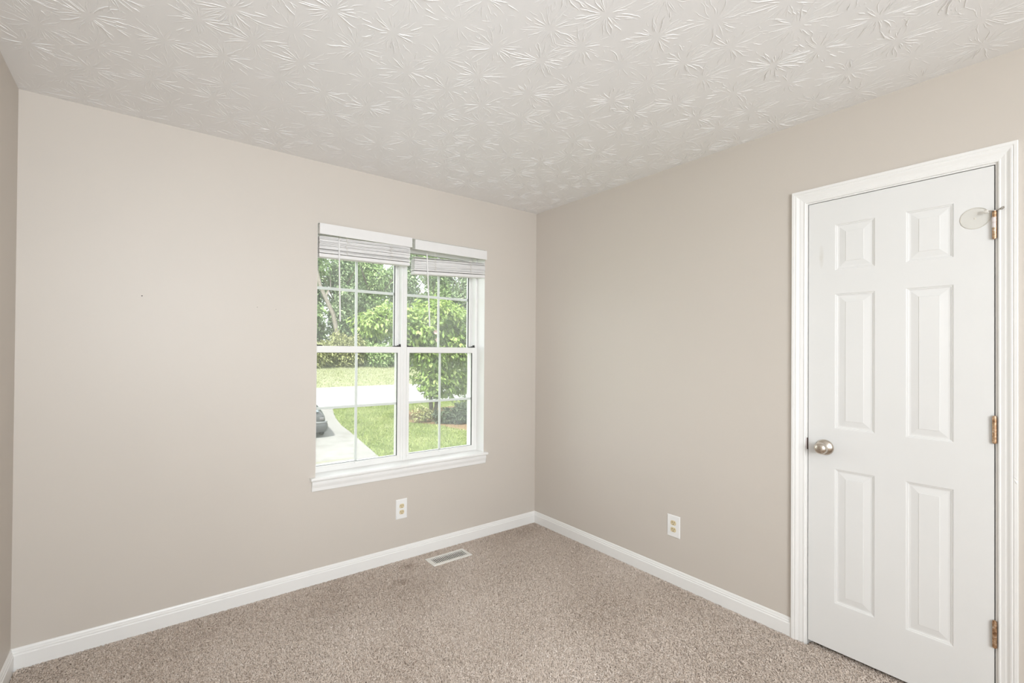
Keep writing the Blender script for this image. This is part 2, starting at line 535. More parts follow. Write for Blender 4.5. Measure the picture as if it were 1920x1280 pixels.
# ceiling with stomped plaster rosettes, real ridges
def make_ceiling():
    rnd = random.Random(11)
    V, F = [], []

    def quad_plane():
        b = len(V)
        x0, x1, y0, y1 = XL - 0.12, 0.12, YF - 0.12, 0.12
        V.extend([(x0, y0, H), (x1, y0, H), (x1, y1, H), (x0, y1, H)])
        F.append((b, b + 3, b + 2, b + 1))
    quad_plane()

    def ridge(cx, cy_, ang, r0, r1, hgt, wid, wob):
        n = max(3, int((r1 - r0) / 0.011))
        base = len(V)
        ph, fr = rnd.uniform(0, 6.28), rnd.uniform(25, 60)
        bend = rnd.uniform(-1.6, 1.6)
        px = py = None
        pts = []
        for i in range(n + 1):
            t = i / n
            r = r0 + (r1 - r0) * t
            a = ang + bend * (r - r0) + wob * math.sin(ph + fr * r) + rnd.uniform(-1, 1) * 0.02
            pts.append((cx + r * math.cos(a), cy_ + r * math.sin(a)))
        for i, (x, y) in enumerate(pts):
            t = i / n
            q = pts[min(i + 1, n)]; p = pts[max(i - 1, 0)]
            dx, dy = q[0] - p[0], q[1] - p[1]
            l = math.hypot(dx, dy) or 1
            nx, ny = -dy / l, dx / l
            env = math.sin(math.pi * (0.08 + 0.86 * t)) ** 0.6 * rnd.uniform(0.7, 1.25)
            w = wid * (0.55 + 0.45 * math.sin(math.pi * min(1, 0.1 + t))) * 0.5
            sk = rnd.uniform(-0.3, 0.3) * w
            for s, hh in ((-1.0, 0.0), (-0.42, 0.75), (0.42, 0.75), (1.0, 0.0)):
                V.append((x + nx * (s * w + (sk if hh else 0)), y + ny * (s * w + (sk if hh else 0)), H + 0.0002 - hgt * env * hh))
        for i in range(n):
            for k in range(3):
                a = base + i * 4 + k
                F.append((a, a + 1, a + 5, a + 4))

    y = -0.06
    row = 0
    while y > YF:
        x = XL + 0.05 + (0.10 if row % 2 else 0.0) + rnd.uniform(-0.03, 0.03)
        while x < 0:
            cx, cy_ = x + rnd.uniform(-0.032, 0.032), y + rnd.uniform(-0.028, 0.028)
            cx, cy_ = max(XL + 0.03, min(-0.03, cx)), max(YF + 0.03, min(-0.03, cy_))
            k = rnd.randint(32, 42)
            amp = rnd.uniform(0.55, 1.25)
            rot = rnd.uniform(0, 6.28)
            for i in range(k):
                ang = rot + 2 * math.pi * i / k + rnd.uniform(-0.09, 0.09)
                r0 = rnd.uniform(0.014, 0.038)
                r1 = r0 + rnd.uniform(0.02, 0.09)
                if rnd.random() < 0.22:
                    r0, r1 = r0 + 0.045, r0 + 0.045 + rnd.uniform(0.02, 0.05)
                # stay on the ceiling
                ex, ey = cx + r1 * math.cos(ang), cy_ + r1 * math.sin(ang)
                if not (XL + 0.004 < ex < -0.004 and YF + 0.004 < ey < -0.004):
                    r1 = r0 + 0.02
                    ex, ey = cx + r1 * math.cos(ang), cy_ + r1 * math.sin(ang)
                    if not (XL + 0.004 < ex < -0.004 and YF + 0.004 < ey < -0.004):
                        continue
                ridge(cx, cy_, ang, r0, r1, amp * rnd.uniform(0.0009, 0.0027), rnd.uniform(0.0030, 0.0056), 0.06)
            for i in range(20):                     # little crumbs of plaster between
                ang, r0 = rnd.uniform(0, 6.28), rnd.uniform(0.05, 0.12)
                ex, ey = cx + (r0 + .03) * math.cos(ang), cy_ + (r0 + .03) * math.sin(ang)
                if XL + 0.01 < ex < -0.01 and YF + 0.01 < ey < -0.01:
                    ridge(cx, cy_, ang, r0, r0 + rnd.uniform(0.006, 0.02), amp * 0.001, 0.005, 0.2)
            x += 0.2
        y -= 0.168
        row += 1
    return raw_mesh('ceiling', np.array(V), np.array(F), M['ceiling'], smooth=True)


ceil = make_ceiling()
tag(ceil, kind='structure')

# baseboards
BP = [(0, FZ), (0.012, FZ), (0.012, 0.0575), (0.0105, 0.0600), (0.0085, 0.0612), (0.0085, 0.0680), (0.0060, 0.0710), (0.0050, 0.0780), (0.0030, 0.0835), (0, 0.0855)]
bm = bmesh.new()
sweep(bm, BP, [lambda a, b: (XL + a, -a, b), lambda a, b: (-a, -a, b)])
tag(link('baseboard_back', bm, M['trim']), kind='structure')
CY0, CY1 = DY0 + 0.010, DY1 - 0.010           # casing inner edges
CW0, CW1, CWH = 0.0545, 0.0480, 0.0600
bm = bmesh.new()
sweep(bm, BP, [lambda a, b: (-a, -a - 0.0002, b), lambda a, b: (-a, CY0 + CW0, b)])
sweep(bm, BP, [lambda a, b: (-a, CY1 - CW1, b), lambda a, b: (-a, YF + a, b)])
tag(link('baseboard_right', bm, M['trim']), kind='structure')
bm = bmesh.new()
sweep(bm, BP, [lambda a, b: (XL + a, -a - 0.0002, b), lambda a, b: (XL + a, YF + a, b)])
tag(link('baseboard_left', bm, M['trim']), kind='structure')

# ------------------------------------------------------------------ carpet pile
def visible_floor(x, y, margin=0.22):
    p = np.stack([x - CAM.x, y - CAM.y, np.full_like(x, -CAM.z)], 1)
    z = p @ np.array(fwd)
    u = 960 + SHX + FPX * (p @ np.array(rt)) / np.maximum(z, 0.05)
    v = 640 + SHY - FPX * (p @ np.array(up)) / np.maximum(z, 0.05)
    m = margin * 1000
    return (z > 0.2) & (u > -m) & (u < 1920 + m) & (v < 1280 + m)


VX0, VX1, VY0, VY1 = -1.044, -0.750, -0.207, -0.088     # floor register outline


def make_carpet():
    rs = np.random.RandomState(5)
    cell = 0.0039
    nx, ny = int(3.01 / cell), int(2.9 / cell)
    gx, gy = np.meshgrid(np.arange(nx), np.arange(ny))
    x = (XL + 0.012 + (gx.ravel() + rs.rand(nx * ny)) * cell)
    y = (-0.016 - (gy.ravel() + rs.rand(nx * ny)) * cell)
    in_door = (y < JY0 - 0.016) & (y > JY1 + 0.016)
    k = visible_floor(x, y) & ((x < -0.014) | (in_door & (x < 0.030))) & (x > XL + 0.014)
    k &= ~((x > VX0 + 0.003) & (x < VX1 - 0.003) & (y > VY0 + 0.003) & (y < VY1 - 0.003))
    x, y, in_door = x[k], y[k], in_door[k]
    n = len(x)
    # gentle swirls in the lie of the yarn: smooth fields from a few sines
    fld = 0.8 * np.sin(2.1 * x + 1.3 * y) + 0.7 * np.sin(3.7 * y - 1.1 * x + 1.0) + 0.5 * np.sin(7 * x - 5 * y)
    ang = 1.2 + 0.5 * fld + rs.normal(0, 0.8, n)
    L = rs.uniform(0.009, 0.018, n)
    w = rs.uniform(0.0009, 0.0015, n)
    hgt = rs.uniform(0.0075, 0.0112, n)
    dx, dy = np.cos(ang), np.sin(ang)
    sxv, syv = -dy, dx
    curl = rs.normal(0, 0.5, n)
    tw = rs.uniform(-0.5, 0.5, n)
    rings = []
    for t, hz, ww in ((0.0, 0.15, 0.9), (0.38, 0.92, 1.1), (0.75, 1.0, 1.0), (1.0, 0.72, 0.55)):
        px = x + L * t * dx + curl * L * t * t * sxv
        py = y + L * t * dy + curl * L * t * t * syv
        pz = FZ + hgt * hz
        for s in (-1, 1):
            rings.append(np.stack([px + s * w * ww * sxv, py + s * w * ww * syv, pz + s * tw * w], 1))
    V = np.stack(rings, 1)                    # n, 8, 3
    V[:, :, 0] = np.clip(V[:, :, 0], XL + 0.0123, np.where(in_door, 0.036, -0.0123)[:, None])
    V[in_door, :, 1] = np.clip(V[in_door, :, 1], JY1 + 0.001, JY0 - 0.001)
    V[:, :, 1] = np.minimum(V[:, :, 1], -0.0123)
    f = np.array([[0, 1, 3, 2], [2, 3, 5, 4], [4, 5, 7, 6]])
    F = (np.arange(n)[:, None, None] * 8 + f[None]).reshape(-1, 4)
    tone = np.clip(rs.normal(0.5, 0.17, n), 0, 1)
    dk = rs.rand(n) < 0.10
    tone[dk] *= 0.35
    # wear and soil patches with their own shape
    for (sx_, sy_, r_, d_) in ((-1.18, -0.12, 0.05, 0.35), (-1.30, -0.27, 0.045, 0.25), (-0.16, -0.12, 0.13, 0.12)):
        q = np.exp(-(((x - sx_) / r_) ** 2 + ((y - sy_) / (r_ * 0.7)) ** 2))
        tone -= d_ * q
    tone = np.clip(tone + 0.07 * np.sin(5 * x + 2 * y) * np.sin(3 * y - x + 1) + 0.06 * np.sin(9 * y - 4 * x) * np.sin(6 * x + y), 0, 1)
    o = raw_mesh('carpet_pile', V.reshape(-1, 3), F, M['carpet'], smooth=True, attr=np.repeat(tone, 8))
    tag(o, 'flecked taupe cut pile carpet covering the bedroom floor', 'carpet', kind='stuff')


make_carpet()

# ------------------------------------------------------------------ windows
YFACE = 0.09
# stool and apron
bm = bmesh.new()
box(bm, WX0, WX1, 0.0, YFACE + 0.005, WZ0 - 0.018, WZ0)
NP = [(-0.0, WZ0 - 0.018), (-0.030, WZ0 - 0.018), (-0.035, WZ0 - 0.014), (-0.036, WZ0 - 0.007), (-0.033, WZ0 - 0.001), (-0.030, WZ0), (0.0, WZ0)]
sweep(bm, NP, [lambda a, b: (WX0 - 0.032, a, b), lambda a, b: (WX1 + 0.016, a, b)])
AP = [(0, WZ0 - 0.081), (-0.009, WZ0 - 0.081), (-0.011, WZ0 - 0.077), (-0.012, WZ0 - 0.060), (-0.0135, WZ0 - 0.055), (-0.018, WZ0 - 0.042), (-0.019, WZ0 - 0.032), (-0.0175, WZ0 - 0.030), (-0.0175, WZ0 - 0.0182), (0, WZ0 - 0.0182)]
sweep(bm, AP, [lambda a, b: (WX0 - 0.022 - 0.3 * a * 0, a, b), lambda a, b: (WX1 + 0.010, a, b)])
tag(link('trim_1', bm, M['trim'], bevel=0.0012), kind='structure')


def frame_rect(bm, x0, x1, z0, z1, y0, y1, l, r, b, t, mi=0):
    box(bm, x0, x0 + l, y0, y1, z0, z1, mi)
    box(bm, x1 - r, x1, y0, y1, z0, z1, mi)
    box(bm, x0 + l, x1 - r, y0, y1, z0, z0 + b, mi)
    box(bm, x0 + l, x1 - r, y0, y1, z1 - t, z1, mi)


def make_window(nm, x0, x1, fl, fr_, sl, sr, mx):
    """single-hung vinyl unit: x0..x1 outside of its frame; fl/fr_ frame widths, sl/sr sash stiles."""
    w = tag(empty(nm, ((x0 + x1) / 2, YFACE, WZ0)), kind='structure')
    bm = bmesh.new()
    frame_rect(bm, x0, x1, WZ0, WZ1, YFACE + 0.001, 0.19, fl, fr_, 0.012, 0.03)
    a, b = x0 + fl, x1 - fr_
    # balance tracks beside the upper sash
    box(bm, a, a + 0.006, 0.132, 0.138, WZ0 + 0.012, WZ1 - 0.03)
    box(bm, b - 0.006, b, 0.132, 0.138, WZ0 + 0.012, WZ1 - 0.03)
    link('frame', bm, M['vinyl'], w, bevel=0.001)
    # lower sash
    zb, zt = WZ0 + 0.012, 1.372
    bm = bmesh.new()
    yl0, yl1 = YFACE, 0.127
    frame_rect(bm, a + 0.001, b - 0.001, zb, zt, yl0, yl1, sl, sr, 0.026, 0.040)
    # stepped glazing bead round the glass
    ga, gb, gz0, gz1 = a + 0.001 + sl, b - 0.001 - sr, zb + 0.026, zt - 0.040
    box(bm, a + 0.004, b - 0.004, yl0 - 0.004, yl0, zb + 0.012, zb + 0.017)
    low = link('lower_sash', bm, M['vinyl'], w, bevel=0.0012)
    bm = bmesh.new()
    frame_rect(bm, ga, gb, gz0, gz1, yl0 + 0.004, yl0 + 0.011, 0.0012, 0.003, 0.0009, 0.0014)
    link('gasket', bm, M['gasket'], low)
    link('pane', bx(ga, gb, yl0 + 0.011, yl0 + 0.013, gz0, gz1), M['glass'], low)
    bm = bmesh.new()
    box(bm, mx - 0.008, mx + 0.008, yl0 + 0.016, yl0 + 0.022, gz0, gz1)
    zm = 0.995
    box(bm, ga, mx - 0.008, yl0 + 0.016, yl0 + 0.022, zm - 0.008, zm + 0.008)
    box(bm, mx + 0.008, gb, yl0 + 0.016, yl0 + 0.022, zm - 0.008, zm + 0.008)
    link('muntin', bm, M['grid'], low)
    # lift handle: a small curled lip on the bottom rail
    hx = (ga + gb) / 2 + 0.012
    bm = bmesh.new()
    box(bm, hx - 0.042, hx + 0.042, yl0 - 0.010, yl0 - 0.0005, zb + 0.020, zb + 0.0235)
    box(bm, hx - 0.040, hx + 0.040, yl0 - 0.012, yl0 - 0.009, zb + 0.013, zb + 0.0235)
    link('lift_handle', bm, M['vinyl'], low, bevel=0.001)
    # dark tilt latches on top of the meeting rail
    for s, xx in ((1, a + 0.001), (-1, b - 0.001)):
        bm = bmesh.new()
        x2 = xx + s * 0.050
        box(bm, min(xx, x2), max(xx, x2), yl0 + 0.001, yl0 + 0.026, zt + 0.0002, zt + 0.0060)
        x3 = xx + s * 0.006
        box(bm, min(xx, x3), max(xx, x3), yl0 + 0.006, yl0 + 0.024, zt + 0.0060, zt + 0.018)
        x4, x5 = xx + s * 0.012, xx + s * 0.022
        box(bm, min(x4, x5), max(x4, x5), yl0 + 0.010, yl0 + 0.020, zt + 0.0060, zt + 0.010)
        link('tilt_latch', bm, M['latch'], low, bevel=0.0008)
    # upper sash, farther out
    yu0, yu1 = 0.140, 0.172
    zb2, zt2 = 1.336, WZ1 - 0.030
    bm = bmesh.new()
    su = 0.022
    frame_rect(bm, a + 0.001, b - 0.001, zb2, zt2, yu0, yu1, su, su, 0.030, 0.035)
    upp = link('upper_sash', bm, M['vinyl'], w, bevel=0.0012)
    ga, gb, gz0, gz1 = a + 0.001 + su, b - 0.001 - su, zb2 + 0.030, zt2 - 0.035
    bm = bmesh.new()
    frame_rect(bm, ga, gb, gz0, gz1, yu0 + 0.003, yu0 + 0.011, 0.0012, 0.003, 0.0009, 0.0014)
    link('gasket', bm, M['gasket'], upp)
    link('pane', bx(ga, gb, yu0 + 0.011, yu0 + 0.013, gz0, gz1), M['glass'], upp)
    bm = bmesh.new()
    mu = mx + 0.016
    box(bm, mu - 0.008, mu + 0.008, yu0 + 0.016, yu0 + 0.022, gz0, gz1)
    zm = 1.729
    box(bm, ga, mu - 0.008, yu0 + 0.016, yu0 + 0.022, zm - 0.009, zm + 0.009)
    box(bm, mu + 0.008, gb, yu0 + 0.016, yu0 + 0.022, zm - 0.009, zm + 0.009)
    link('muntin', bm, M['grid'], upp)
    return w


make_window('window_1', WX0 + 0.002, -1.1165, 0.010, 0.0195, 0.016, 0.023, -1.440)
make_window('window_2', -1.1085, WX1 - 0.002, 0.0150, 0.0185, 0.0190, 0.0225, -0.822)
# cover strip over the joint between the two units
bm = bmesh.new()
box(bm, -1.1215, -1.1035, YFACE - 0.004, YFACE + 0.001, WZ0, WZ1)
tag(link('trim_2', bm, M['vinyl'], bevel=0.0012), kind='structure')


# ------------------------------------------------------------------ blinds
def make_blind(x0, x1, zv0, zv1, zl, zr, n, loose, wand0, wand1, label, seed):
    """x0..x1 width; valance zv0..zv1; zl/zr height of the raised stack's underside at left and right."""
    rnd = random.Random(seed)
    b = empty('window_blind', ((x0 + x1) / 2, 0.0, zl), label, 'blind', 'raised slat blinds')
    # valance with short end returns, open at the top
    bm = bmesh.new()
    box(bm, x0, x1, -0.032, -0.026, zv0, zv1)
    box(bm, x0, x0 + 0.004, -0.026, -0.002, zv0 + 0.002, zv1 - 0.004)
    box(bm, x1 - 0.004, x1, -0.026, -0.002, zv0 + 0.002, zv1 - 0.004)
    link('valance', bm, M['blind'], b, bevel=0.0012)
    link('headrail', bx(x0 + 0.008, x1 - 0.008, -0.022, 0.030, zv0 + 0.012, zv1 - 0.010), M['vinyl'], b, bevel=0.002)
    # bottom rail
    xs0, xs1 = x0 + 0.002, x1 - 0.010

    def zat(x, l, r):
        return l + (r - l) * (x - xs0) / (xs1 - xs0)
    bm = bmesh.new()
    PR = [(-0.018, 0.0), (0.032, 0.0), (0.034, 0.004), (0.034, 0.018), (0.031, 0.021), (-0.017, 0.021), (-0.020, 0.018), (-0.020, 0.004)]
    sweep(bm, PR, [lambda a, c: (xs0, a, zl + c), lambda a, c: (xs1, a, zr + c)])
    link('bottom_rail', bm, M['blind'], b, bevel=0.001)
    # stacked slats, gently bowed and uneven
    bm = bmesh.new()
    zc_l, zc_r = zl + 0.024, zr + 0.024
    tops = []
    for i in range(n):
        th = 0.0032
        gap = rnd.choice((0.0001, 0.0001, 0.0002, 0.0002, 0.0003, 0.0028))
        dyl, dyr = rnd.uniform(-0.004, 0.003), rnd.uniform(-0.004, 0.003)
        e0, e1 = rnd.uniform(-0.002, 0.002), rnd.uniform(-0.003, 0.003)
        tilt = rnd.uniform(-0.05, 0.05)
        prof = []
        for s in range(7):
            t = s / 6
            prof.append((-0.019 + 0.052 * t, 0.0016 * math.sin(math.pi * t) + tilt * (t - 0.5) * 0.05))
        prof = [(a, c + th) for a, c in prof] + [(a, c) for a, c in prof[::-1]]
        path = []
        wv = [rnd.uniform(-0.0006, 0.0006) for _ in range(7)]
        for q in range(7):
            t = q / 6
            xx = xs0 + e0 + (xs1 + e1 - xs0 - e0) * t
            zz = zc_l + (zc_r - zc_l) * t + wv[q]
            yy = dyl + (dyr - dyl) * t
            path.append(lambda a, c, xx=xx, zz=zz, yy=yy: (xx, a + yy, zz + c))
        sweep(bm, prof, path)
        zc_l += th + gap
        zc_r += th + gap * rnd.uniform(0.8, 1.2)
    for dl, dr in loose:                      # slats hanging free above the bundle
        prof = [(-0.018, 0.003), (0.007, 0.005), (0.032, 0.003), (0.032, 0.0), (0.007, 0.002), (-0.018, 0.0)]
        sweep(bm, prof, [lambda a, c: (xs0, a, zc_l + dl + c), lambda a, c: (xs1, a, zc_r + dr + c)])
    link('slats', bm, M['blind'], b)
    # ladder cords bunched at two stations
    for fx in (0.27, 0.77):
        cx = xs0 + (xs1 - xs0) * fx
        z0 = zat(cx, zl, zr)
        bm = bmesh.new()
        pts = []
        z = z0 + 0.018
        k = 0
        ztop = zc_l + (zc_r - zc_l) * fx
        while z < ztop:
            pts.append((cx + rnd.uniform(-0.010, 0.010), -0.0225 - rnd.uniform(0, 0.004), z))
            z += 0.009
            k += 1
        pts.append((cx, -0.018, zv0 + 0.014))
        tube(bm, pts, 0.0009, 6)
        tube(bm, [(p[0] + rnd.uniform(-0.012, 0.012), p[1] - 0.001, p[2] + 0.003) for p in pts[:-1]], 0.0008, 6)
        link('ladder_cord', bm, M['cord'], b, smooth=True)
    # tilt wand with its hook
    bm = bmesh.new()
    p0, p1 = Vector(wand0), Vector(wand1)
    d = (p1 - p0)
    tube(bm, [p0 + d * 0.03, p0 + d * 0.06, p0 + d * 0.5, p1 - d * 0.015, p1], [0.0035, 0.0044, 0.0048, 0.0052, 0.0036], 8)
    wd = link('tilt_wand', bm, M['blind'], b, smooth=True)
    bm = bmesh.new()
    tube(bm, [p0 + Vector((0, 0.012, 0.006)), p0 + Vector((0, 0.004, 0.008)), p0 + Vector((0, 0, 0.002)), p0 + d * 0.035], 0.0016, 6)
    link('hook', bm, M['steel'], wd, smooth=True)
    return b


make_blind(-1.7185, -1.1225, 2.0165, 2.0785, 1.8865, 1.8985, 25, [], (-1.604, -0.024, 2.012), (-1.594, -0.026, 1.516),
           'white slat blind raised to the top of the left window, bunched right under its valance', 3)
make_blind(-1.1005, -0.5140, 2.0090, 2.0730, 1.8490, 1.8790, 22, [(0.010, 0.004)], (-1.010, -0.024, 2.006), (-0.986, -0.028, 1.508),
           'white slat blind raised to the top of the right window, hanging lower', 8)

# ------------------------------------------------------------------ door
door = tag(empty('door_1', (0.02, (DY0 + DY1) / 2, DZ0)), kind='structure')
SX = 0.0015                                   # face of the slab, just behind the wall plane
PY = [(-1.9470, -2.0885), (-2.1845, -2.3230)]
PZ = [(0.2290, 0.8320), (1.0100, 1.6190), (1.7220, 1.9320)]


def make_slab():
    bm = bmesh.new()
    ys = [DY0] + [v for p in PY for v in p] + [DY1]
    zs = [DZ0] + [v for p in PZ for v in p] + [DZ1]
    vd = {}

    def v(x, y, z):
        k = (round(x, 6), round(y, 6), round(z, 6))
        if k not in vd: vd[k] = bm.verts.new(k)
        return vd[k]
    rings = [(0, 0), (0.0025, 0.0006), (0.0040, 0.0027), (0.0075, 0.0032), (0.0095, 0.0052), (0.0130, 0.0058), (0.0165, 0.0058), (0.0385, 0.0022), (0.0398, 0.0008), (0.0405, 0.0008)]
    for i in range(5):
        for j in range(7):
            y0, y1, z0, z1 = ys[i], ys[i + 1], zs[j], zs[j + 1]
            if i % 2 == 1 and j % 2 == 1:
                for (o0, d0), (o1, d1) in zip(rings, rings[1:]):
                    A = [(y0 - o0, z0 + o0), (y1 + o0, z0 + o0), (y1 + o0, z1 - o0), (y0 - o0, z1 - o0)]
                    B = [(y0 - o1, z0 + o1), (y1 + o1, z0 + o1), (y1 + o1, z1 - o1), (y0 - o1, z1 - o1)]
                    for k in range(4):
                        l = (k + 1) % 4
                        bm.faces.new((v(SX + d0, *A[k]), v(SX + d0, *A[l]), v(SX + d1, *B[l]), v(SX + d1, *B[k])))
                o, d = rings[-1]
                bm.faces.new([v(SX + d, *p) for p in ((y0 - o, z0 + o), (y1 + o, z0 + o), (y1 + o, z1 - o), (y0 - o, z1 - o))])
            else:
                bm.faces.new((v(SX, y0, z0), v(SX, y1, z0), v(SX, y1, z1), v(SX, y0, z1)))
    e = 0.0015
    B = SX + 0.034
    # edges and back
    outer = [(y, DZ0) for y in ys] + [(DY1, z) for z in zs[1:]] + [(y, DZ1) for y in ys[::-1][1:]] + [(DY0, z) for z in zs[::-1][1:-1]]
    fr = [v(SX, *p) for p in outer]
    bk = [bm.verts.new((B, *p)) for p in outer]
    for k in range(len(outer)):
        l = (k + 1) % len(outer)
        bm.faces.new((fr[l], fr[k], bk[k], bk[l]))
    bm.faces.new(bk)
    return bm


slab = link('slab', make_slab(), M['door'], door)

# doorknob: axis points into the room (-x)
kb = bmesh.new()
lathe(kb, [(0.0, 0.0350), (0.0035, 0.0350), (0.0060, 0.0335), (0.0105, 0.0290), (0.0140, 0.0225), (0.0165, 0.0170), (0.0180, 0.0135), (0.0180, 0.0)], (SX, -1.9110, 0.9215), (-1, 0, 0), 48)
knob = link('doorknob', kb, M['nickel'], door, smooth=True)
kb = bmesh.new()
lathe(kb, [(0.017, 0.0130), (0.030, 0.0120), (0.034, 0.0135), (0.036, 0.0200), (0.039, 0.0245), (0.0440, 0.0258), (0.0500, 0.0260), (0.0555, 0.0244), (0.0610, 0.0198), (0.0650, 0.0125), (0.0665, 0.0040), (0.0666, 0.0)], (SX, -1.9110, 0.9215), (-1, 0, 0), 48)
link('grip', kb, M['nickel'], knob, smooth=True)

# hinges
for k, (z0, z1) in enumerate(((0.287, 0.381), (1.028, 1.124), (1.774, 1.871))):
    hb = bmesh.new()
    yh = DY1 - 0.0015
    n = 5
    for i in range(n):
        a0, a1 = z0 + (z1 - z0) * i / n + 0.0006, z0 + (z1 - z0) * (i + 1) / n - 0.0006
        tube(hb, [(-0.0062, yh, a0), (-0.0062, yh, a1)], 0.0062, 14)
    # leaves, edge-on between slab and jamb
    box(hb, -0.0055, 0.020, yh - 0.0010, yh + 0.0010, z0, z1)
    h = link('hinge', hb, M['hinge'], door, smooth=True)
    pb = bmesh.new()
    lathe(pb, [(-0.003, 0.0), (-0.003, 0.0030), (0.0, 0.0048), (z1 - z0, 0.0048), (z1 - z0 + 0.0025, 0.0050), (z1 - z0 + 0.004, 0.0030), (z1 - z0 + 0.004, 0.0)], (-0.0062, yh, z0), (0, 0, 1), 14)
    link('pin', pb, M['hinge'], h, smooth=True)
    if k == 2:                                # old white paint left on the upper knuckles
        pb = bmesh.new()
        for i in (2, 3):
            a0, a1 = z0 + (z1 - z0) * i / n + 0.0004, z0 + (z1 - z0) * (i + 1) / n - 0.0002
            lathe(pb, [(0, 0.0066), (a1 - a0, 0.0066)], (-0.0064, yh + 0.0008, a0), (0, 0, 1), 14)
        link('paint_remnant', pb, M['hinge_paint'], h, smooth=True)

# jamb, stops and casing
bm = bmesh.new()
box(bm, 0.0, 0.12, JY0, JY0 + 0.018, FZ, JZ + 0.018)
box(bm, 0.0, 0.12, JY1 - 0.018, JY1, FZ, JZ + 0.018)
box(bm, 0.0, 0.12, JY1, JY0, JZ, JZ + 0.018)
box(bm, 0.038, 0.050, JY0 - 0.011, JY0, FZ, JZ)
box(bm, 0.038, 0.050, JY1, JY1 + 0.011, FZ, JZ)
box(bm, 0.038, 0.050, JY1 + 0.011, JY0 - 0.011, JZ - 0.011, JZ)
tag(link('trim_3', bm, M['trim']), kind='structure')
CP = [(0.0, 0.0), (0.0, 0.0075), (0.05, 0.0092), (0.11, 0.0092), (0.14, 0.0075), (0.17, 0.0078), (0.36, 0.0100), (0.40, 0.0098), (0.46, 0.0105), (0.62, 0.0150), (0.70, 0.0158), (0.74, 0.0146), (0.77, 0.0150), (0.80, 0.0168), (0.96, 0.0172), (1.0, 0.0160), (1.0, 0.0)]
ZC = JZ + 0.006
bm = bmesh.new()
sweep(bm, CP, [lambda a, d: (-d, CY0 + a * CW0, FZ), lambda a, d: (-d, CY0 + a * CW0, ZC + a * CWH),
               lambda a, d: (-d, CY1 - a * CW1, ZC + a * CWH), lambda a, d: (-d, CY1 - a * CW1, FZ)])
# old paint flaw standing off the outer edge of the right leg, and a chip of plaster at the left leg
def chip(bm, pts, d):
    lo = [bm.verts.new(p) for p in pts]
    c = sum((Vector(p) for p in pts), Vector()) / len(pts) + Vector((-d, 0, 0))
    cv = bm.verts.new(c)
    for i in range(len(pts)):
        bm.faces.new((lo[i], lo[(i + 1) % len(pts)], cv))


yo = CY1 - CW1
chip(bm, [(-0.0165, yo + 0.001, 0.915), (-0.0168, yo + 0.010, 0.919), (-0.0168, yo + 0.011, 0.913), (-0.0165, yo + 0.001, 0.908)], 0.002)
chip(bm, [(-0.0165, yo + 0.001, 0.905), (-0.0168, yo + 0.010, 0.909), (-0.0168, yo + 0.006, 0.893), (-0.0165, yo + 0.001, 0.888)], 0.0025)
chip(bm, [(-0.0005, CY0 + CW0 - 0.001, 0.790), (-0.0005, CY0 + CW0 + 0.005, 0.786), (-0.0005, CY0 + CW0 + 0.004, 0.776), (-0.0005, CY0 + CW0 - 0.001, 0.770)], 0.004)
casing = tag(link('trim_4', bm, M['trim']), kind='structure')

# strike plate lip on the latch-side jamb
sb = bmesh.new()
zc0 = 0.9285
pts = []
for i in range(9):
    t = i / 8 * math.pi
    pts.append((JY0 + 0.0005 + 0.0075 * math.sin(t) ** 0.7, zc0 - 0.027 * math.cos(t)))
f0 = [sb.verts.new((-0.0010, y, z)) for y, z in pts]
f1 = [sb.verts.new((-0.0022, y - 0.001, z)) for y, z in pts]
sb.faces.new(f1)
for i in range(8):
    sb.faces.new((f0[i], f0[i + 1], f1[i + 1], f1[i]))
sp_o = link('strike_plate', sb, M['hinge_paint'])
sp_o.parent = casing
sb = bx(-0.0030, -0.0008, JY0 - 0.0026, JY0 + 0.0012, zc0 - 0.027, zc0 + 0.027)
k_o = link('latch_recess', sb, M['brown_dark'])
k_o.parent = casing

# hinge pin door stop (rests on the top hinge)
yh = DY1 - 0.0015
stop = empty('hinge_door_stop', (-0.0062, yh, 1.875), 'small metal door stop on the top hinge pin of the white door, with rubber tip', 'door stop')
sb = bmesh.new()
lathe(sb, [(0, 0.0075), (0.0022, 0.0075)], (-0.0062, yh, 1.8735), (0, 0, 1), 16)
lathe(sb, [(0, 0.0), (0, 0.0075)], (-0.0062, yh, 1.8735), (0, 0, 1), 16)
lathe(sb, [(0, 0.0), (0, 0.0075)], (-0.0062, yh, 1.8757), (0, 0, 1), 16)
link('ring_plate', sb, M['steel'], stop)
sb = bmesh.new()
tube(sb, [(-0.008, yh + 0.003, 1.875), (-0.018, yh + 0.009, 1.8745), (-0.021, yh + 0.0145, 1.874)], 0.0020, 8)
rod = link('rod', sb, M['steel'], stop, smooth=True)
sb = bmesh.new()
lathe(sb, [(0, 0.0), (0, 0.0055), (0.002, 0.0062), (0.009, 0.0062), (0.0105, 0.0052), (0.0105, 0.0)], (-0.0205, yh + 0.0130, 1.874), (0.25, 1, -0.05), 16)
link('rubber_tip', sb, M['rubber'], stop, smooth=True)
sb = bmesh.new()
tube(sb, [(-0.0075, yh - 0.004, 1.875), (-0.016, yh - 0.010, 1.8755), (-0.0225, yh - 0.015, 1.8765), (-0.0265, yh - 0.020, 1.879), (-0.0270, yh - 0.0235, 1.881), (-0.0255, yh - 0.0245, 1.877), (-0.0225, yh - 0.021, 1.8735), (-0.020, yh - 0.015, 1.874)], 0.0019, 8)
link('loop', sb, M['steel'], stop, smooth=True)

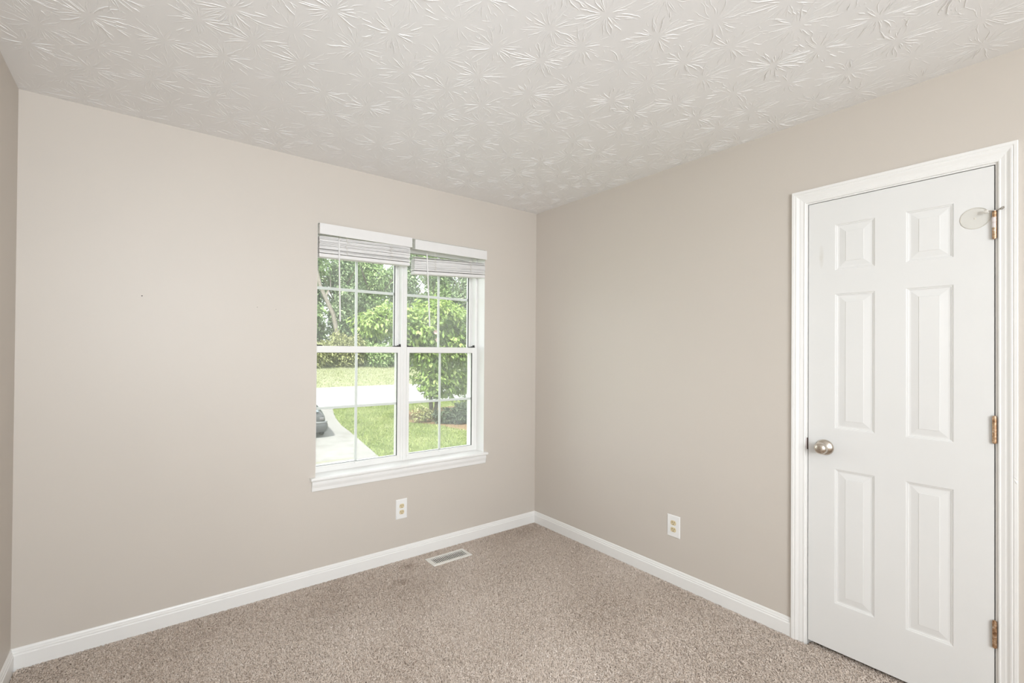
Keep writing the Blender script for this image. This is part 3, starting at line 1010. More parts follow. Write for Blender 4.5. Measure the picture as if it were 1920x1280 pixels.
# clear bumper disc stuck to the door
disc = empty('bumper_disc', (0.0, -2.3785, 1.8595), 'round clear plastic bumper disc stuck on the door beside its top hinge', 'bumper disc')
sb = bmesh.new()
lathe(sb, [(0.0002, 0.0), (0.0002, 0.0385), (0.0022, 0.0385), (0.0022, 0.0)], (SX, -2.3785, 1.8595), (-1, 0, 0), 48)
link('plate', sb, M['clear'], disc, smooth=True)
sb = bmesh.new()
lathe(sb, [(0.0002, 0.0384), (0.0002, 0.0394), (0.0026, 0.0394), (0.0026, 0.0384)], (SX, -2.3785, 1.8595), (-1, 0, 0), 64)
link('rim', sb, M['rim'], disc)
sb = bmesh.new()
lathe(sb, [(0.0022, 0.0030), (0.0028, 0.0024), (0.0030, 0.0)], (SX, -2.3785, 1.8595), (-1, 0, 0), 16)
link('centre_boss', sb, M['rim'], disc)


# ------------------------------------------------------------------ outlets
def make_outlet(origin, right, out, label):
    """right: unit vector to the viewer's right along the wall; out: into the room."""
    o = empty('wall_outlet', origin, label, 'outlet', 'wall outlets')
    O, Rv, Ov, Uv = Vector(origin), Vector(right), Vector(out), Vector((0, 0, 1))
    P = lambda a, b, d: O + Rv * a + Uv * b + Ov * d
    bm = bmesh.new()
    w, h = 0.0395, 0.0630
    rings = [(w, h, 0.0), (w, h, 0.0022), (w - 0.0035, h - 0.0035, 0.0052)]
    loops = [[bm.verts.new(P(sx_ * a, sz_ * b, d)) for sx_, sz_ in ((-1, -1), (1, -1), (1, 1), (-1, 1))] for a, b, d in rings]
    for l0, l1 in zip(loops, loops[1:]):
        for k in range(4):
            bm.faces.new((l0[k], l0[(k + 1) % 4], l1[(k + 1) % 4], l1[k]))
    bm.faces.new(loops[-1])
    link('cover_plate', bm, M['plate'], o)
    for s in (1, -1):
        zc = s * 0.0195
        bm = bmesh.new()
        pr = []
        for i in range(32):
            t = 2 * math.pi * i / 32
            a, b = 0.0172 * math.cos(t), 0.0172 * math.sin(t)
            b = max(-0.0138, min(0.0138, b))
            pr.append((a, b))
        l0 = [bm.verts.new(P(a, zc + b, 0.0050)) for a, b in pr]
        l1 = [bm.verts.new(P(a * 0.97, zc + b * 0.97, 0.0072)) for a, b in pr]
        bm.faces.new(l1)
        for k in range(32):
            bm.faces.new((l0[k], l0[(k + 1) % 32], l1[(k + 1) % 32], l1[k]))
        so = link('socket', bm, M['ivory'], o)
        for dx_, hh in ((-0.0064, 0.0042), (0.0064, 0.0034)):
            bm = bmesh.new()
            vs = [bm.verts.new(P(dx_ + q * 0.0013, zc + 0.0035 + r * hh, 0.0074)) for q, r in ((-1, -1), (1, -1), (1, 1), (-1, 1))]
            bm.faces.new(vs)
            link('slot', bm, M['dark'], so)
        bm = bmesh.new()
        vs = [bm.verts.new(P(0.0026 * math.cos(t * math.pi / 6), zc - 0.0078 + 0.0026 * math.sin(t * math.pi / 6), 0.0074)) for t in range(12)]
        bm.faces.new(vs)
        link('ground_hole', bm, M['dark'], so)
    bm = bmesh.new()
    lathe(bm, [(0.0052, 0.0030), (0.0062, 0.0026), (0.0064, 0.0)], O, Ov, 14)
    link('screw', bm, M['plate'], o, smooth=True)
    return o


make_outlet((-1.1695, 0.0, 0.3255), (1, 0, 0), (0, -1, 0), 'white duplex outlet with ivory sockets on the wall below the window')
make_outlet((0.0, -1.1790, 0.3335), (0, -1, 0), (-1, 0, 0), 'white duplex outlet with ivory sockets on the wall left of the door')

# ------------------------------------------------------------------ floor register
reg = empty('floor_vent', ((VX0 + VX1) / 2, (VY0 + VY1) / 2, FZ), 'off white metal floor vent with louvre slots set in the carpet below the window', 'vent')
bm = bmesh.new()
zt = 0.0035
ix0, ix1, iy0, iy1 = VX0 + 0.026, VX1 - 0.022, VY0 + 0.022, VY1 - 0.022
OR = [(0.0, FZ), (0.0, zt - 0.003), (0.006, zt)]


def ring(off, z):
    return [(VX0 + off, VY0 + off, z), (VX1 - off, VY0 + off, z), (VX1 - off, VY1 - off, z), (VX0 + off, VY1 - off, z)]


loops = [[bm.verts.new(p) for p in ring(o, z)] for o, z in OR]
loops.append([bm.verts.new(p) for p in ((ix0, iy0, zt), (ix1, iy0, zt), (ix1, iy1, zt), (ix0, iy1, zt))])
loops.append([bm.verts.new(p) for p in ((ix0, iy0, FZ + 0.001), (ix1, iy0, FZ + 0.001), (ix1, iy1, FZ + 0.001), (ix0, iy1, FZ + 0.001))])
for l0, l1 in zip(loops, loops[1:]):
    for k in range(4):
        bm.faces.new((l0[k], l0[(k + 1) % 4], l1[(k + 1) % 4], l1[k]))
# slanted louvres across the opening
nl = 19
for i in range(nl):
    x = ix0 + (ix1 - ix0) * (i + 0.62) / nl
    pr = [(x - 0.0032, zt - 0.0002), (x + 0.0022, zt - 0.0002), (x + 0.0042, zt - 0.007), (x + 0.0016, zt - 0.007)]
    a = [bm.verts.new((px, iy0, pz)) for px, pz in pr]
    c = [bm.verts.new((px, iy1, pz)) for px, pz in pr]
    for k in range(4):
        bm.faces.new((a[k], a[(k + 1) % 4], c[(k + 1) % 4], c[k]))
link('grille', bm, M['register'], reg)
link('duct', bx(ix0 - 0.002, ix1 + 0.002, iy0 - 0.002, iy1 + 0.002, FZ + 0.0003, FZ + 0.0012), M['duct'], reg)
bm = bmesh.new()
box(bm, ix0 + 0.004, ix0 + 0.010, iy0 + 0.016, iy0 + 0.020, zt - 0.006, zt + 0.002)
link('damper_lever', bm, M['register'], reg)

# ------------------------------------------------------------------ outdoors: ground
def poly_sheet(name, pts, mat, z, thick=0.0):
    bm = bmesh.new()
    vs = [bm.verts.new((x, y, z)) for x, y in pts]
    bm.faces.new(vs)
    bmesh.ops.triangulate(bm, faces=bm.faces)
    return tag(link(name, bm, mat), kind='structure')


poly_sheet('lawn_ground', [(-40, 0.3), (90, 0.3), (90, 28.2), (-40, 28.2)], M['lawn'], GZ)
# driveway: its right edge sweeps away to the road
edge = [(3.2, 6.0), (3.75, 9.5), (4.35, 12.7), (4.53, 13.73), (4.78, 15.12), (5.09, 16.86), (5.31, 18.15), (5.62, 20.2), (6.23, 22.84), (6.94, 25.31), (7.33, 26.58), (8.6, 28.1)]
poly_sheet('driveway', [(-3.0, 0.4), (3.0, 0.4)] + edge + [(0.5, 28.1), (0.2, 22), (-0.8, 15)], M['concrete'], GZ + 0.03)
poly_sheet('road', [(-40, 28.0), (90, 28.0), (90, 43.9), (-40, 43.9)], M['asphalt'], GZ + 0.015)
poly_sheet('mulch_bed', [(8.95, 19.15), (9.25, 18.7), (9.52, 18.25), (9.85, 17.5), (9.9, 16.3), (10.2, 15.4), (10.6, 14.6), (13, 13), (17, 14), (18, 21), (15, 24), (11.0, 23.6), (9.3, 21)], M['mulch'], GZ + 0.02)
poly_sheet('driveway_crack', [(1.9, 12.92), (2.7, 12.98), (3.56, 13.0), (3.56, 13.06), (2.7, 13.08), (1.9, 13.04)], M['crack'], GZ + 0.033)
bm = bmesh.new()
r0 = [bm.verts.new((x, 43.8, GZ)) for x in (-40, 0, 45, 120)]
r1 = [bm.verts.new((x, 60.0, -0.80)) for x in (-40, 0, 45, 120)]
r2 = [bm.verts.new((x, 90.0, -0.2)) for x in (-40, 0, 45, 120)]
for a, b in ((r0, r1), (r1, r2)):
    for i in range(3):
        bm.faces.new((a[i], a[i + 1], b[i + 1], b[i]))
tag(link('far_lawn_ground', bm, M['lawn_far']), kind='structure')


def grass(name, label, pts_fn, n, size, seed, mat):
    rs = np.random.RandomState(seed)
    x, y, z = pts_fn(rs, n)
    n = len(x)
    a = rs.uniform(0, 2 * np.pi, n)
    h = size * rs.uniform(0.5, 1.3, n)
    w = h * rs.uniform(0.25, 0.5, n)
    lx, ly = rs.normal(0, 0.6, n) * h, rs.normal(0, 0.6, n) * h
    c, sn = np.cos(a) * w * 0.5, np.sin(a) * w * 0.5
    V = np.stack([np.stack([x - c, y - sn, z], 1), np.stack([x + c, y + sn, z], 1),
                  np.stack([x + c * 0.5 + lx, y + sn * 0.5 + ly, z + h], 1), np.stack([x - c * 0.5 + lx, y - sn * 0.5 + ly, z + h], 1)], 1)
    F = np.arange(n * 4).reshape(-1, 4)
    patch = 0.5 + 0.18 * np.sin(1.7 * x + 0.6 * y) * np.sin(1.1 * y - 0.5 * x + 1) + 0.12 * np.sin(4.1 * x) * np.sin(3.3 * y)
    tone = np.clip(patch + rs.normal(0, 0.2, n), 0, 1)
    o = raw_mesh(name, V.reshape(-1, 3), F, M[mat], attr=np.repeat(tone, 4))
    tag(o, label, 'grass', kind='stuff')


M['blade'] = make_tone_mat('lawn grass blade', [(0.0, (0.129, 0.18, 0.045)), (0.5, (0.22, 0.27, 0.091)), (1.0, (0.361, 0.386, 0.18))], 0.8, 0.2, 0.3)
M['blade_far'] = make_tone_mat('dry grass blade', [(0.0, (0.212, 0.235, 0.111)), (0.5, (0.273, 0.292, 0.161)), (1.0, (0.36, 0.36, 0.235))], 0.8, 0.2, 0.3)
_ey = np.array([p[1] for p in edge]); _ex = np.array([p[0] for p in edge])


def near_pts(rs, n):
    y = 9.0 + 19.0 * rs.rand(n) ** 1.4
    x = np.interp(y, _ey, _ex) + 0.02 + rs.rand(n) * (16.5 - np.interp(y, _ey, _ex)) ** 1.0
    bed = (x > np.interp(y, [14.0, 14.6, 15.4, 16.3, 17.5, 18.25, 19.15, 21, 23.6, 24.5], [13, 10.6, 10.2, 9.9, 9.85, 9.52, 8.95, 9.3, 11, 18]))
    keep = ~bed | (rs.rand(n) < 0.06)
    return x[keep], y[keep], np.full(keep.sum(), GZ)


def far_pts(rs, n):
    y = 43.9 + 15.5 * rs.rand(n)
    x = -2 + 44 * rs.rand(n)
    return x, y, GZ + (y - 43.8) / 16.2 * 1.7


grass('grass', 'short green grass of the lawn between the driveway and the trees', near_pts, 110000, 0.065, 71, 'blade')
grass('dry_grass', 'pale dry grass of the lawn beyond the road', far_pts, 40000, 0.11, 72, 'blade_far')


# ------------------------------------------------------------------ outdoors: plants
def leaves(blobs, n, size, seed, droop=0.3, shell=0.55, aspect=0.5, bend=0.25):
    """n folded leaves spread over ellipsoid blobs (x,y,z,rx,ry,rz)."""
    rs = np.random.RandomState(seed)
    B = np.array(blobs, float)
    vol = B[:, 3] * B[:, 4] * B[:, 5]
    wgt = vol ** 0.7
    idx = rs.choice(len(B), n, p=wgt / wgt.sum())
    d = rs.normal(size=(n, 3))
    d /= np.linalg.norm(d, axis=1, keepdims=True)
    rad = shell + (1 - shell) * rs.rand(n) ** 0.6
    lump = 1 + 0.16 * np.sin(5 * d[:, 0] + 3 * idx) * np.sin(4 * d[:, 1] + idx) + 0.12 * np.sin(9 * d[:, 2] + 7 * d[:, 0])
    c = B[idx, :3] + d * B[idx, 3:6] * (rad * lump)[:, None]
    L = size * rs.uniform(0.65, 1.25, n)
    # leaf axis points outward and down a little
    ax = d * 0.8 + rs.normal(0, 0.5, (n, 3)) + np.array([0, 0, -droop])
    ax /= np.linalg.norm(ax, axis=1, keepdims=True)
    nrm = np.array([0, 0, 1.0]) + 0.5 * d + rs.normal(0, 0.45, (n, 3))
    sd = np.cross(ax, nrm)
    sd /= np.linalg.norm(sd, axis=1, keepdims=True) + 1e-9
    nn = np.cross(sd, ax)
    Lc, W = L[:, None], (L * aspect)[:, None]
    p0 = c - ax * Lc * 0.5
    p2 = c + ax * Lc * 0.5 - nn * Lc * bend * 0.6
    up_ = nn * Lc * bend * 0.25
    p1a = c + sd * W * 0.46 + up_ - ax * Lc * 0.2
    p1b = c + sd * W * 0.40 + up_ * 0.7 + ax * Lc * 0.16
    p3a = c - sd * W * 0.46 + up_ - ax * Lc * 0.2
    p3b = c - sd * W * 0.40 + up_ * 0.7 + ax * Lc * 0.16
    V = np.stack([p0, p1a, p1b, p2, p3b, p3a], 1)
    f = np.array([[0, 1, 2, 3], [0, 3, 4, 5]])
    F = (np.arange(n)[:, None, None] * 6 + f[None]).reshape(-1, 4)
    tone = np.clip(rs.normal(0.5, 0.22, n), 0, 1)
    return V.reshape(-1, 3), F, np.repeat(tone, 6)


def tree(name, label, cat, base, blobs, n, size, mat, trunk, seed, bark='bark', group=None, aspect=0.5, shell=0.55, droop=0.3):
    """blobs are relative to base; trunk: list of (list of points, radii)."""
    bx_, by_, bz_ = base
    t = empty(name, base, label, cat, group)
    V, F, T = leaves([(b[0] + bx_, b[1] + by_, b[2] + bz_, *b[3:]) for b in blobs], n, size, seed, aspect=aspect, shell=shell, droop=droop)
    raw_mesh('foliage', V, F, M[mat], t, smooth=False, attr=T)
    if trunk:
        bm = bmesh.new()
        for pts, rr in trunk:
            tube(bm, [(p[0] + bx_, p[1] + by_, p[2] + bz_) for p in pts], rr, 8)
        link('trunk', bm, M[bark], t, smooth=True)
    return t


def crown(rnd, w, h, z0, k=6):
    out = []
    for i in range(k):
        a = rnd.uniform(0, 6.28)
        r = rnd.uniform(0.0, 0.5) * w
        z = z0 + h * (i + 0.5) / k
        s = w * (0.62 - 0.30 * abs((i + 0.5) / k - 0.4)) * rnd.uniform(0.8, 1.1)
        out.append((r * math.cos(a) * 0.7, r * math.sin(a) * 0.7, z, s, s, h / k * 1.1 * rnd.uniform(0.9, 1.2)))
    return out


def trunk_of(rnd, h, r=0.25, n=5):
    tr = [([(0, 0, -0.3), (0.1, 0, h * 0.4), (rnd.uniform(-.3, .3), rnd.uniform(-.3, .3), h * 0.85)], [r, r * 0.8, r * 0.3])]
    for i in range(n):
        a = rnd.uniform(0, 6.28)
        z = h * rnd.uniform(0.3, 0.6)
        l = h * rnd.uniform(0.15, 0.3)
        tr.append(([(0.05, 0, z), (l * 0.5 * math.cos(a), l * 0.5 * math.sin(a), z + l * 0.5), (l * math.cos(a), l * math.sin(a), z + l * 1.1)], [r * 0.4, r * 0.3, r * 0.1]))
    return tr


rnd = random.Random(21)
# the wood behind the far lawn; xs follow the sight lines through the window
far_row = [  # x, y, width, height, z0, material, label
    (2.0, 62.5, 3.8, 16.0, 0.6, 'leaf_dark', 'dull green tree in the far wood, second beyond the left window edge'),
    (8.2, 61.5, 3.8, 16.5, 0.6, 'leaf_mid', 'mid green tree in the far wood, first beyond the left window edge'),
    (14.5, 62.0, 3.6, 15.0, 0.6, 'leaf_mid', 'tall mid green tree in the far wood, leftmost seen through the left window'),
    (20.0, 61.5, 3.6, 17.0, 1.0, 'leaf_dark', 'tall dull green tree in the far wood, right of the pale leaning trunk'),
    (25.5, 63.0, 4.0, 18.0, 1.5, 'leaf_mid', 'tall mid green tree in the far wood behind the left window muntin'),
    (30.5, 61.5, 3.8, 18.0, 1.0, 'leaf_dark', 'tall dull green tree in the far wood at the right edge of the left window'),
    (36.0, 63.0, 4.2, 19.0, 1.0, 'leaf_mid', 'tall mid green tree in the far wood at the left edge of the right window'),
    (41.5, 61.5, 4.2, 19.0, 0.5, 'leaf_dark', 'tall dull green tree in the far wood behind the right window muntin'),
    (47.5, 63.0, 4.4, 19.0, 0.5, 'leaf_dark', 'tall dark tree in the far wood, right edge of right window'),
]
for i, (x, y, w, h, z0, mt, lab) in enumerate(far_row):
    tree('tree', lab, 'tree', (x, y, -0.8), crown(rnd, w, h - z0, z0, 8), 13000, 0.5, mt, trunk_of(rnd, h), 100 + i, shell=0.25, group='trees of the far wood')
back_row = [(19.0, 74, 5, 18, 'leaf_dark', 'hazy green tree at the back of the far wood, behind the leftmost tree'),
            (28.0, 75, 5, 19, 'leaf_dark', 'hazy green tree at the back of the far wood, seen left of the left muntin'),
            (36.5, 74, 5.5, 21, 'leaf_dark', 'hazy green tree at the back of the far wood, behind the window mullion'),
            (45.0, 75, 5.5, 22, 'leaf_dark', 'hazy green tree at the back of the far wood, middle of right window'),
            (55.0, 74, 5.5, 22, 'leaf_mid', 'hazy green tree at the back of the far wood, right edge of the right window')]
for i, (x, y, w, h, mt, lab) in enumerate(back_row):
    tree('tree', lab, 'tree', (x, y, -0.5), crown(rnd, w, h - 1, 1, 7), 11000, 0.7, mt, trunk_of(rnd, h), 200 + i, shell=0.25, group='trees of the far wood')
# undergrowth along the wood's edge
for i, (x, y, w, h, mt, lab) in enumerate((
        (5.0, 58.6, 3.2, 4.4, 'leaf_mid', 'mid green thicket at the edge of the far lawn, beyond the left window edge'),
        (10.8, 58.6, 2.6, 4.2, 'leaf_dark', 'dark green thicket at the edge of the far lawn, hidden at the left window edge'),
        (15.5, 58.6, 2.6, 4.2, 'leaf_yellow', 'yellow green thicket at the edge of the far lawn, leftmost in the left window'),
        (20.0, 58.8, 2.6, 5.2, 'leaf_yellow', 'high yellow green thicket at the edge of the far lawn, behind the left muntin'),
        (24.5, 58.6, 2.8, 3.8, 'leaf_mid', 'mid green thicket at the edge of the far lawn, right half of the left window'),
        (29.0, 58.8, 2.8, 4.6, 'leaf_dark', 'dark green thicket at the edge of the far lawn, beside the window mullion'),
        (34.0, 58.8, 3.0, 4.6, 'leaf_mid', 'mid green thicket at the edge of the far lawn, left half of the right window'),
        (39.5, 58.8, 3.0, 4.6, 'leaf_dark', 'dark green thicket at the edge of the far lawn, right half of the right window'))):
    tree('thicket', lab, 'shrub', (x, y, -0.95), [(0, 0, h * 0.3, w, w * 0.8, h * 0.42), (-w * 0.4, 0.2, h * 0.55, w * 0.7, w * 0.6, h * 0.38), (w * 0.45, 0, h * 0.5, w * 0.7, w * 0.6, h * 0.36)], 4200, 0.36, mt, None, 300 + i, shell=0.3, group='thickets along the far lawn')
# tree with the pale leaning trunk
tree('leaning_tree', 'pale crooked trunk leaning left in front of the far wood, under thin foliage', 'tree', (19.5, 60.2, -0.85),
     [(-3.4, 0.2, 15.5, 1.6, 1.2, 1.8), (-2.2, 0.5, 13.5, 1.3, 1.2, 1.2)], 1300, 0.4, 'leaf_mid',
     [([(0.3, 0, -0.3), (0.0, 0, 3.0), (-0.9, 0, 7.1), (-2.0, 0, 9.3), (-2.75, 0, 10.9), (-3.2, 0, 13.0), (-3.3, 0, 16.5)], [0.36, 0.33, 0.31, 0.28, 0.25, 0.2, 0.07]),
      ([(-2.0, 0, 9.3), (-1.2, 0.3, 11.0), (-1.3, 0.3, 13.0)], [0.16, 0.1, 0.03])], 400, bark='bark_pale')

# broad-leaved tree on the near side of the road
BT = (10.6, 19.6, GZ)
tree('broadleaf_tree', 'bushy bright green broad leaved tree on the lawn, filling the right window', 'tree', BT,
     [(-3.5, 0, 5.2, 1.2, 1.2, 0.7), (-2.3, 0, 5.5, 1.4, 1.3, 0.9), (-1.0, -0.3, 4.9, 1.5, 1.4, 1.0), (0.3, 0, 5.9, 1.6, 1.4, 0.9), (1.6, 0.2, 5.5, 1.6, 1.4, 1.0), (2.8, 0.4, 5.2, 1.4, 1.3, 1.1),
      (-0.7, -0.4, 3.5, 1.2, 1.1, 0.9), (0.9, -0.3, 4.0, 1.5, 1.2, 1.1), (2.4, 0.2, 3.7, 1.3, 1.2, 1.0), (-0.3, -0.5, 2.3, 1.1, 0.9, 0.7), (-1.7, -0.2, 4.1, 1.0, 0.9, 0.6), (1.0, -0.2, 2.4, 0.9, 0.8, 0.6), (2.5, 0.3, 2.2, 0.8, 0.8, 0.5), (-0.5, -0.7, 1.75, 0.7, 0.5, 0.5), (0.5, -0.6, 1.7, 0.8, 0.5, 0.55), (1.7, -0.2, 1.9, 0.8, 0.6, 0.6)],
     13500, 0.27, 'leaf_bright',
     [([(0.1, 0.2, -0.2), (0.0, 0.2, 1.2), (-0.5, 0.1, 2.6), (-1.2, 0, 4.2), (-2.6, 0, 5.2)], [0.13, 0.11, 0.08, 0.05, 0.02]),
      ([(0.25, 0.25, -0.2), (0.5, 0.2, 1.5), (0.9, 0.2, 3.2), (1.2, 0.1, 5.2)], [0.12, 0.1, 0.07, 0.03]), ([(0.6, 0.2, 1.8), (1.6, 0.3, 3.2), (2.6, 0.3, 4.6)], [0.07, 0.05, 0.02])], 500, aspect=0.55, shell=0.3, droop=0.6)
# taller tree whose low branch reaches in at the top of the right window
tree('overhanging_tree', 'tall tree right of the window, its light green branch tips hanging into the view', 'tree', (13.5, 12.5, GZ),
     [(-7.3, 0, 7.0, 0.5, 0.35, 0.16), (-6.6, 0, 7.2, 0.55, 0.4, 0.2), (-5.7, 0.1, 7.45, 0.6, 0.5, 0.25), (-4.4, 0.1, 7.6, 0.9, 0.7, 0.5), (-2.6, 0.2, 7.4, 1.4, 1.2, 1.0), (0, 0.3, 7.2, 2.0, 2.0, 2.0)], 1500, 0.27, 'leaf_bright',
     [([(0, 0, -0.3), (0, 0.1, 3.0), (-0.3, 0.2, 7.0)], [0.25, 0.2, 0.12]), ([(-0.1, 0.1, 5.4), (-2.5, 0.1, 7.2), (-5.0, 0.05, 7.5), (-7.2, 0, 7.1)], [0.1, 0.06, 0.025, 0.008])], 520, aspect=0.45, shell=0.2, droop=0.6)
# shrubs under and behind the tree
tree('shrub', 'dark leafy shrub in the pine straw under the broad leaved tree', 'shrub', (11.1, 17.6, GZ), [(0, 0, 0.45, 0.9, 0.7, 0.55), (0.9, 0.3, 0.55, 1.0, 0.9, 0.65), (-0.7, 0.5, 0.4, 0.6, 0.6, 0.45)], 2600, 0.16, 'leaf_hedge', None, 530, group='shrubs under the tree')
tree('shrub', 'thin yellow green shrub with brown twigs at the lawn edge, left of the dark shrub', 'shrub', (9.45, 18.9, GZ), [(0, 0, 0.5, 0.5, 0.4, 0.5), (0.45, 0.05, 0.4, 0.4, 0.4, 0.35)], 520, 0.14, 'leaf_yellow',
     [([(0.1 * k - 0.4, 0, -0.1), (0.14 * k - 0.5, 0.05, 0.5), (0.2 * k - 0.7, 0, 1.0 + 0.1 * (k % 3))], [0.012, 0.009, 0.004]) for k in range(8)], 540, group='shrubs under the tree')
tree('shrub', 'bushy green shrub behind the broad leaved tree, right part of the right window', 'shrub', (15.6, 21.8, GZ), [(0, 0, 1.6, 2.4, 1.6, 1.6), (-1.0, 0, 3.4, 1.8, 1.4, 1.3), (1.6, 0, 3.6, 1.8, 1.6, 1.6)], 2600, 0.2, 'leaf_dark', None, 550, group='shrubs under the tree')
# two pale pink blossoms among the leaves
for i, (x, y, z, lab) in enumerate(((9.80, 18.0, 2.31, 'pale pink blossom in the broad leaved tree, the upper of two'), (9.91, 18.0, 1.90, 'pale pink blossom in the broad leaved tree, the lower of two'))):
    bm = bmesh.new()
    for k in range(6):
        a = 2 * math.pi * k / 6 + i
        c = Vector((x, y, z))
        u = Vector((math.cos(a), -0.35, math.sin(a)))
        s = Vector((-math.sin(a), 0, math.cos(a)))
        vs = [bm.verts.new(c), bm.verts.new(c + u * 0.08 + s * 0.05), bm.verts.new(c + u * 0.14), bm.verts.new(c + u * 0.08 - s * 0.05)]
        bm.faces.new(vs)
    tag(link('blossom', bm, M['petal']), lab, 'flower', 'pale pink blossoms')

# ------------------------------------------------------------------ outdoors: the parked car
car = empty('car', (3.43, 19.6, GZ + 0.03), 'dark grey car parked on the pale driveway, its rear corner at the window edge', 'car', rz=R(-10))


def car_body():
    """hatchback body lofted from cross-sections along y (rear at -y)."""
    bm = bmesh.new()
    secs = [  # y, half width low, half width belt, z low, z belt, z roof, half width roof
        (-2.20, 0.62, 0.66, 0.34, 0.80, 0.86, 0.60), (-2.12, 0.78, 0.82, 0.28, 0.88, 0.96, 0.66), (-1.95, 0.85, 0.88, 0.26, 0.92, 1.06, 0.66),
        (-1.50, 0.88, 0.90, 0.24, 0.93, 1.26, 0.62), (-0.8, 0.89, 0.91, 0.22, 0.92, 1.40, 0.60), (0.1, 0.89, 0.91, 0.22, 0.90, 1.42, 0.60),
        (0.75, 0.89, 0.91, 0.22, 0.90, 1.26, 0.60), (1.25, 0.88, 0.90, 0.22, 0.90, 0.99, 0.70), (1.75, 0.85, 0.87, 0.24, 0.84, 0.90, 0.66), (2.1, 0.74, 0.76, 0.30, 0.72, 0.78, 0.58), (2.2, 0.60, 0.62, 0.36, 0.60, 0.64, 0.50)]
    rings = []
    for y, wl, wb, zl, zb, zr, wr in secs:
        half = [(0, zl), (wl * 0.8, zl), (wl, zl + 0.10), (wb + 0.01, zl + (zb - zl) * 0.55), (wb, zb), ((wb + wr) / 2 - 0.01, (zb + zr) / 2), (wr, zr - 0.02), (wr * 0.6, zr + 0.015), (0, zr + 0.02)]
        pts = half + [(-a, b) for a, b in half[::-1][1:-1]]
        rings.append([bm.verts.new((a, y, b)) for a, b in pts])
    n = len(rings[0])
    for r0, r1 in zip(rings, rings[1:]):
        for k in range(n):
            bm.faces.new((r0[k], r0[(k + 1) % n], r1[(k + 1) % n], r1[k]))
    bm.faces.new(rings[0]); bm.faces.new(rings[-1][::-1])
    return bm


def sub(name, bm, mat, parent, smooth=False, bevel=0):
    return link(name, bm, mat, parent, smooth=smooth, bevel=bevel, world_space=False)


body = sub('body', car_body(), M['car_paint'], car, smooth=True)
body.modifiers.new('sub', 'SUBSURF').render_levels = 2
# bumper wraps the rear corners
bm = bmesh.new()
BPR = [(0.0, 0.24), (0.05, 0.26), (0.085, 0.36), (0.09, 0.54), (0.06, 0.62), (0.0, 0.64)]
arc = []
for i in range(13):
    t = -1 + 2 * i / 12
    ang = t * R(88)
    arc.append((0.90 * math.sin(ang) ** 1 if abs(t) < 1 else 0.90 * t, -1.92 - 0.26 * math.cos(ang) ** 0.6 if abs(t) < 1 else -1.92, math.sin(ang), -math.cos(ang)))
sweep(bm, BPR, [lambda a, b, q=q: (q[0] + a * q[2], q[1] + a * q[3], b) for q in arc], closed=True)
bump_o = sub('bumper', bm, M['car_bumper'], car, smooth=True)
bm = bmesh.new()
STP = [(0.0, 0.635), (0.075, 0.635), (0.080, 0.66), (0.06, 0.70), (0.0, 0.715)]
sweep(bm, STP, [lambda a, b, q=q: (q[0] + a * q[2], q[1] + a * q[3], b) for q in arc], closed=True)
sub('bumper_step', bm, M['car_trim'], bump_o, smooth=True)
bm = bmesh.new()
box(bm, 0.885, 0.955, -1.98, -1.90, 0.60, 0.66)
sub('side_marker', bm, M['amber'], bump_o, bevel=0.01)
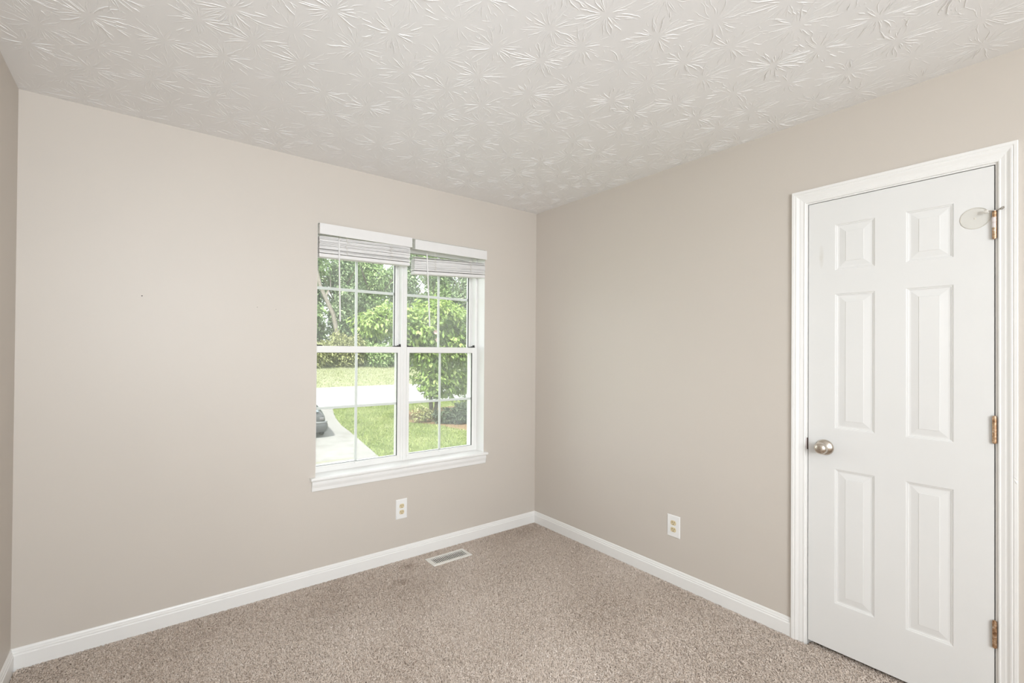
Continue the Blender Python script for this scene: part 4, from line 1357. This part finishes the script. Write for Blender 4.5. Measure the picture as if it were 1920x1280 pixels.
# rear window, side windows, windscreen: thin panes standing just off the body
bm = bmesh.new()
q = [(-0.60, -1.96, 1.06), (0.60, -1.96, 1.06), (0.54, -1.52, 1.26), (-0.54, -1.52, 1.26)]
nrm = Vector((0, -0.41, 0.91)) * 0.05
a = [bm.verts.new(Vector(p) + nrm * 0.2) for p in q]; b = [bm.verts.new(Vector(p) + nrm) for p in q]
bm.faces.new(b); bm.faces.new(a[::-1])
for k in range(4): bm.faces.new((a[k], a[(k + 1) % 4], b[(k + 1) % 4], b[k]))
sub('rear_window', bm, M['car_glass'], car)
bm = bmesh.new()
q = [(-0.62, 1.20, 1.00), (0.62, 1.20, 1.00), (0.54, 0.78, 1.24), (-0.54, 0.78, 1.24)]
nrm = Vector((0, 0.6, 0.8)) * 0.05
a = [bm.verts.new(Vector(p) + nrm * 0.2) for p in q]; b = [bm.verts.new(Vector(p) + nrm) for p in q]
bm.faces.new(b); bm.faces.new(a[::-1])
for k in range(4): bm.faces.new((a[k], a[(k + 1) % 4], b[(k + 1) % 4], b[k]))
sub('windscreen', bm, M['car_glass'], car)
for s in (-1, 1):
    for y0, y1, t0, t1 in ((-1.20, -0.35, -1.00, -0.35), (-0.28, 0.90, -0.28, 0.55)):
        bm = bmesh.new()
        q = [(s * 0.875, y0, 0.95), (s * 0.875, y1, 0.95), (s * 0.675, t1, 1.24), (s * 0.675, t0, 1.24)]
        a = [bm.verts.new(p) for p in q]; b = [bm.verts.new((p[0] + s * 0.012, p[1], p[2] + 0.006)) for p in q]
        bm.faces.new(b); bm.faces.new(a[::-1])
        for k in range(4): bm.faces.new((a[k], a[(k + 1) % 4], b[(k + 1) % 4], b[k]))
        sub('side_window', bm, M['car_glass'], car)
    bm = bmesh.new()
    box(bm, min(s * 0.60, s * 0.80), max(s * 0.60, s * 0.80), -2.19, -2.02, 0.76, 0.88)
    sub('tail_lamp', bm, M['tail_lamp'], car, bevel=0.03)
    bm = bmesh.new()
    box(bm, min(s * 0.45, s * 0.72), max(s * 0.45, s * 0.72), 2.0, 2.14, 0.62, 0.74)
    sub('headlamp', bm, M['car_trim'], car, bevel=0.03)
    for y in (-1.32, 1.35):
        bm = bmesh.new()
        lathe(bm, [(-0.10, 0.20), (-0.10, 0.30), (-0.07, 0.33), (0.07, 0.33), (0.10, 0.30), (0.10, 0.20)], (s * 0.80, y, 0.33), (1, 0, 0), 28)
        wh = sub('tyre', bm, M['tyre'], car, smooth=True)
        bm = bmesh.new()
        lathe(bm, [(0.0, 0.0), (0.0, 0.06), (-0.02, 0.10), (0.0, 0.20), (-0.08, 0.21)], (s * 0.89, y, 0.33), (s, 0, 0), 28)
        sub('rim', bm, M['wheel'], wh, smooth=True)
bm = bmesh.new()
box(bm, -0.16, 0.16, -2.245, -2.22, 0.74, 0.82)
sub('number_plate', bm, M['car_trim'], car, bevel=0.004)
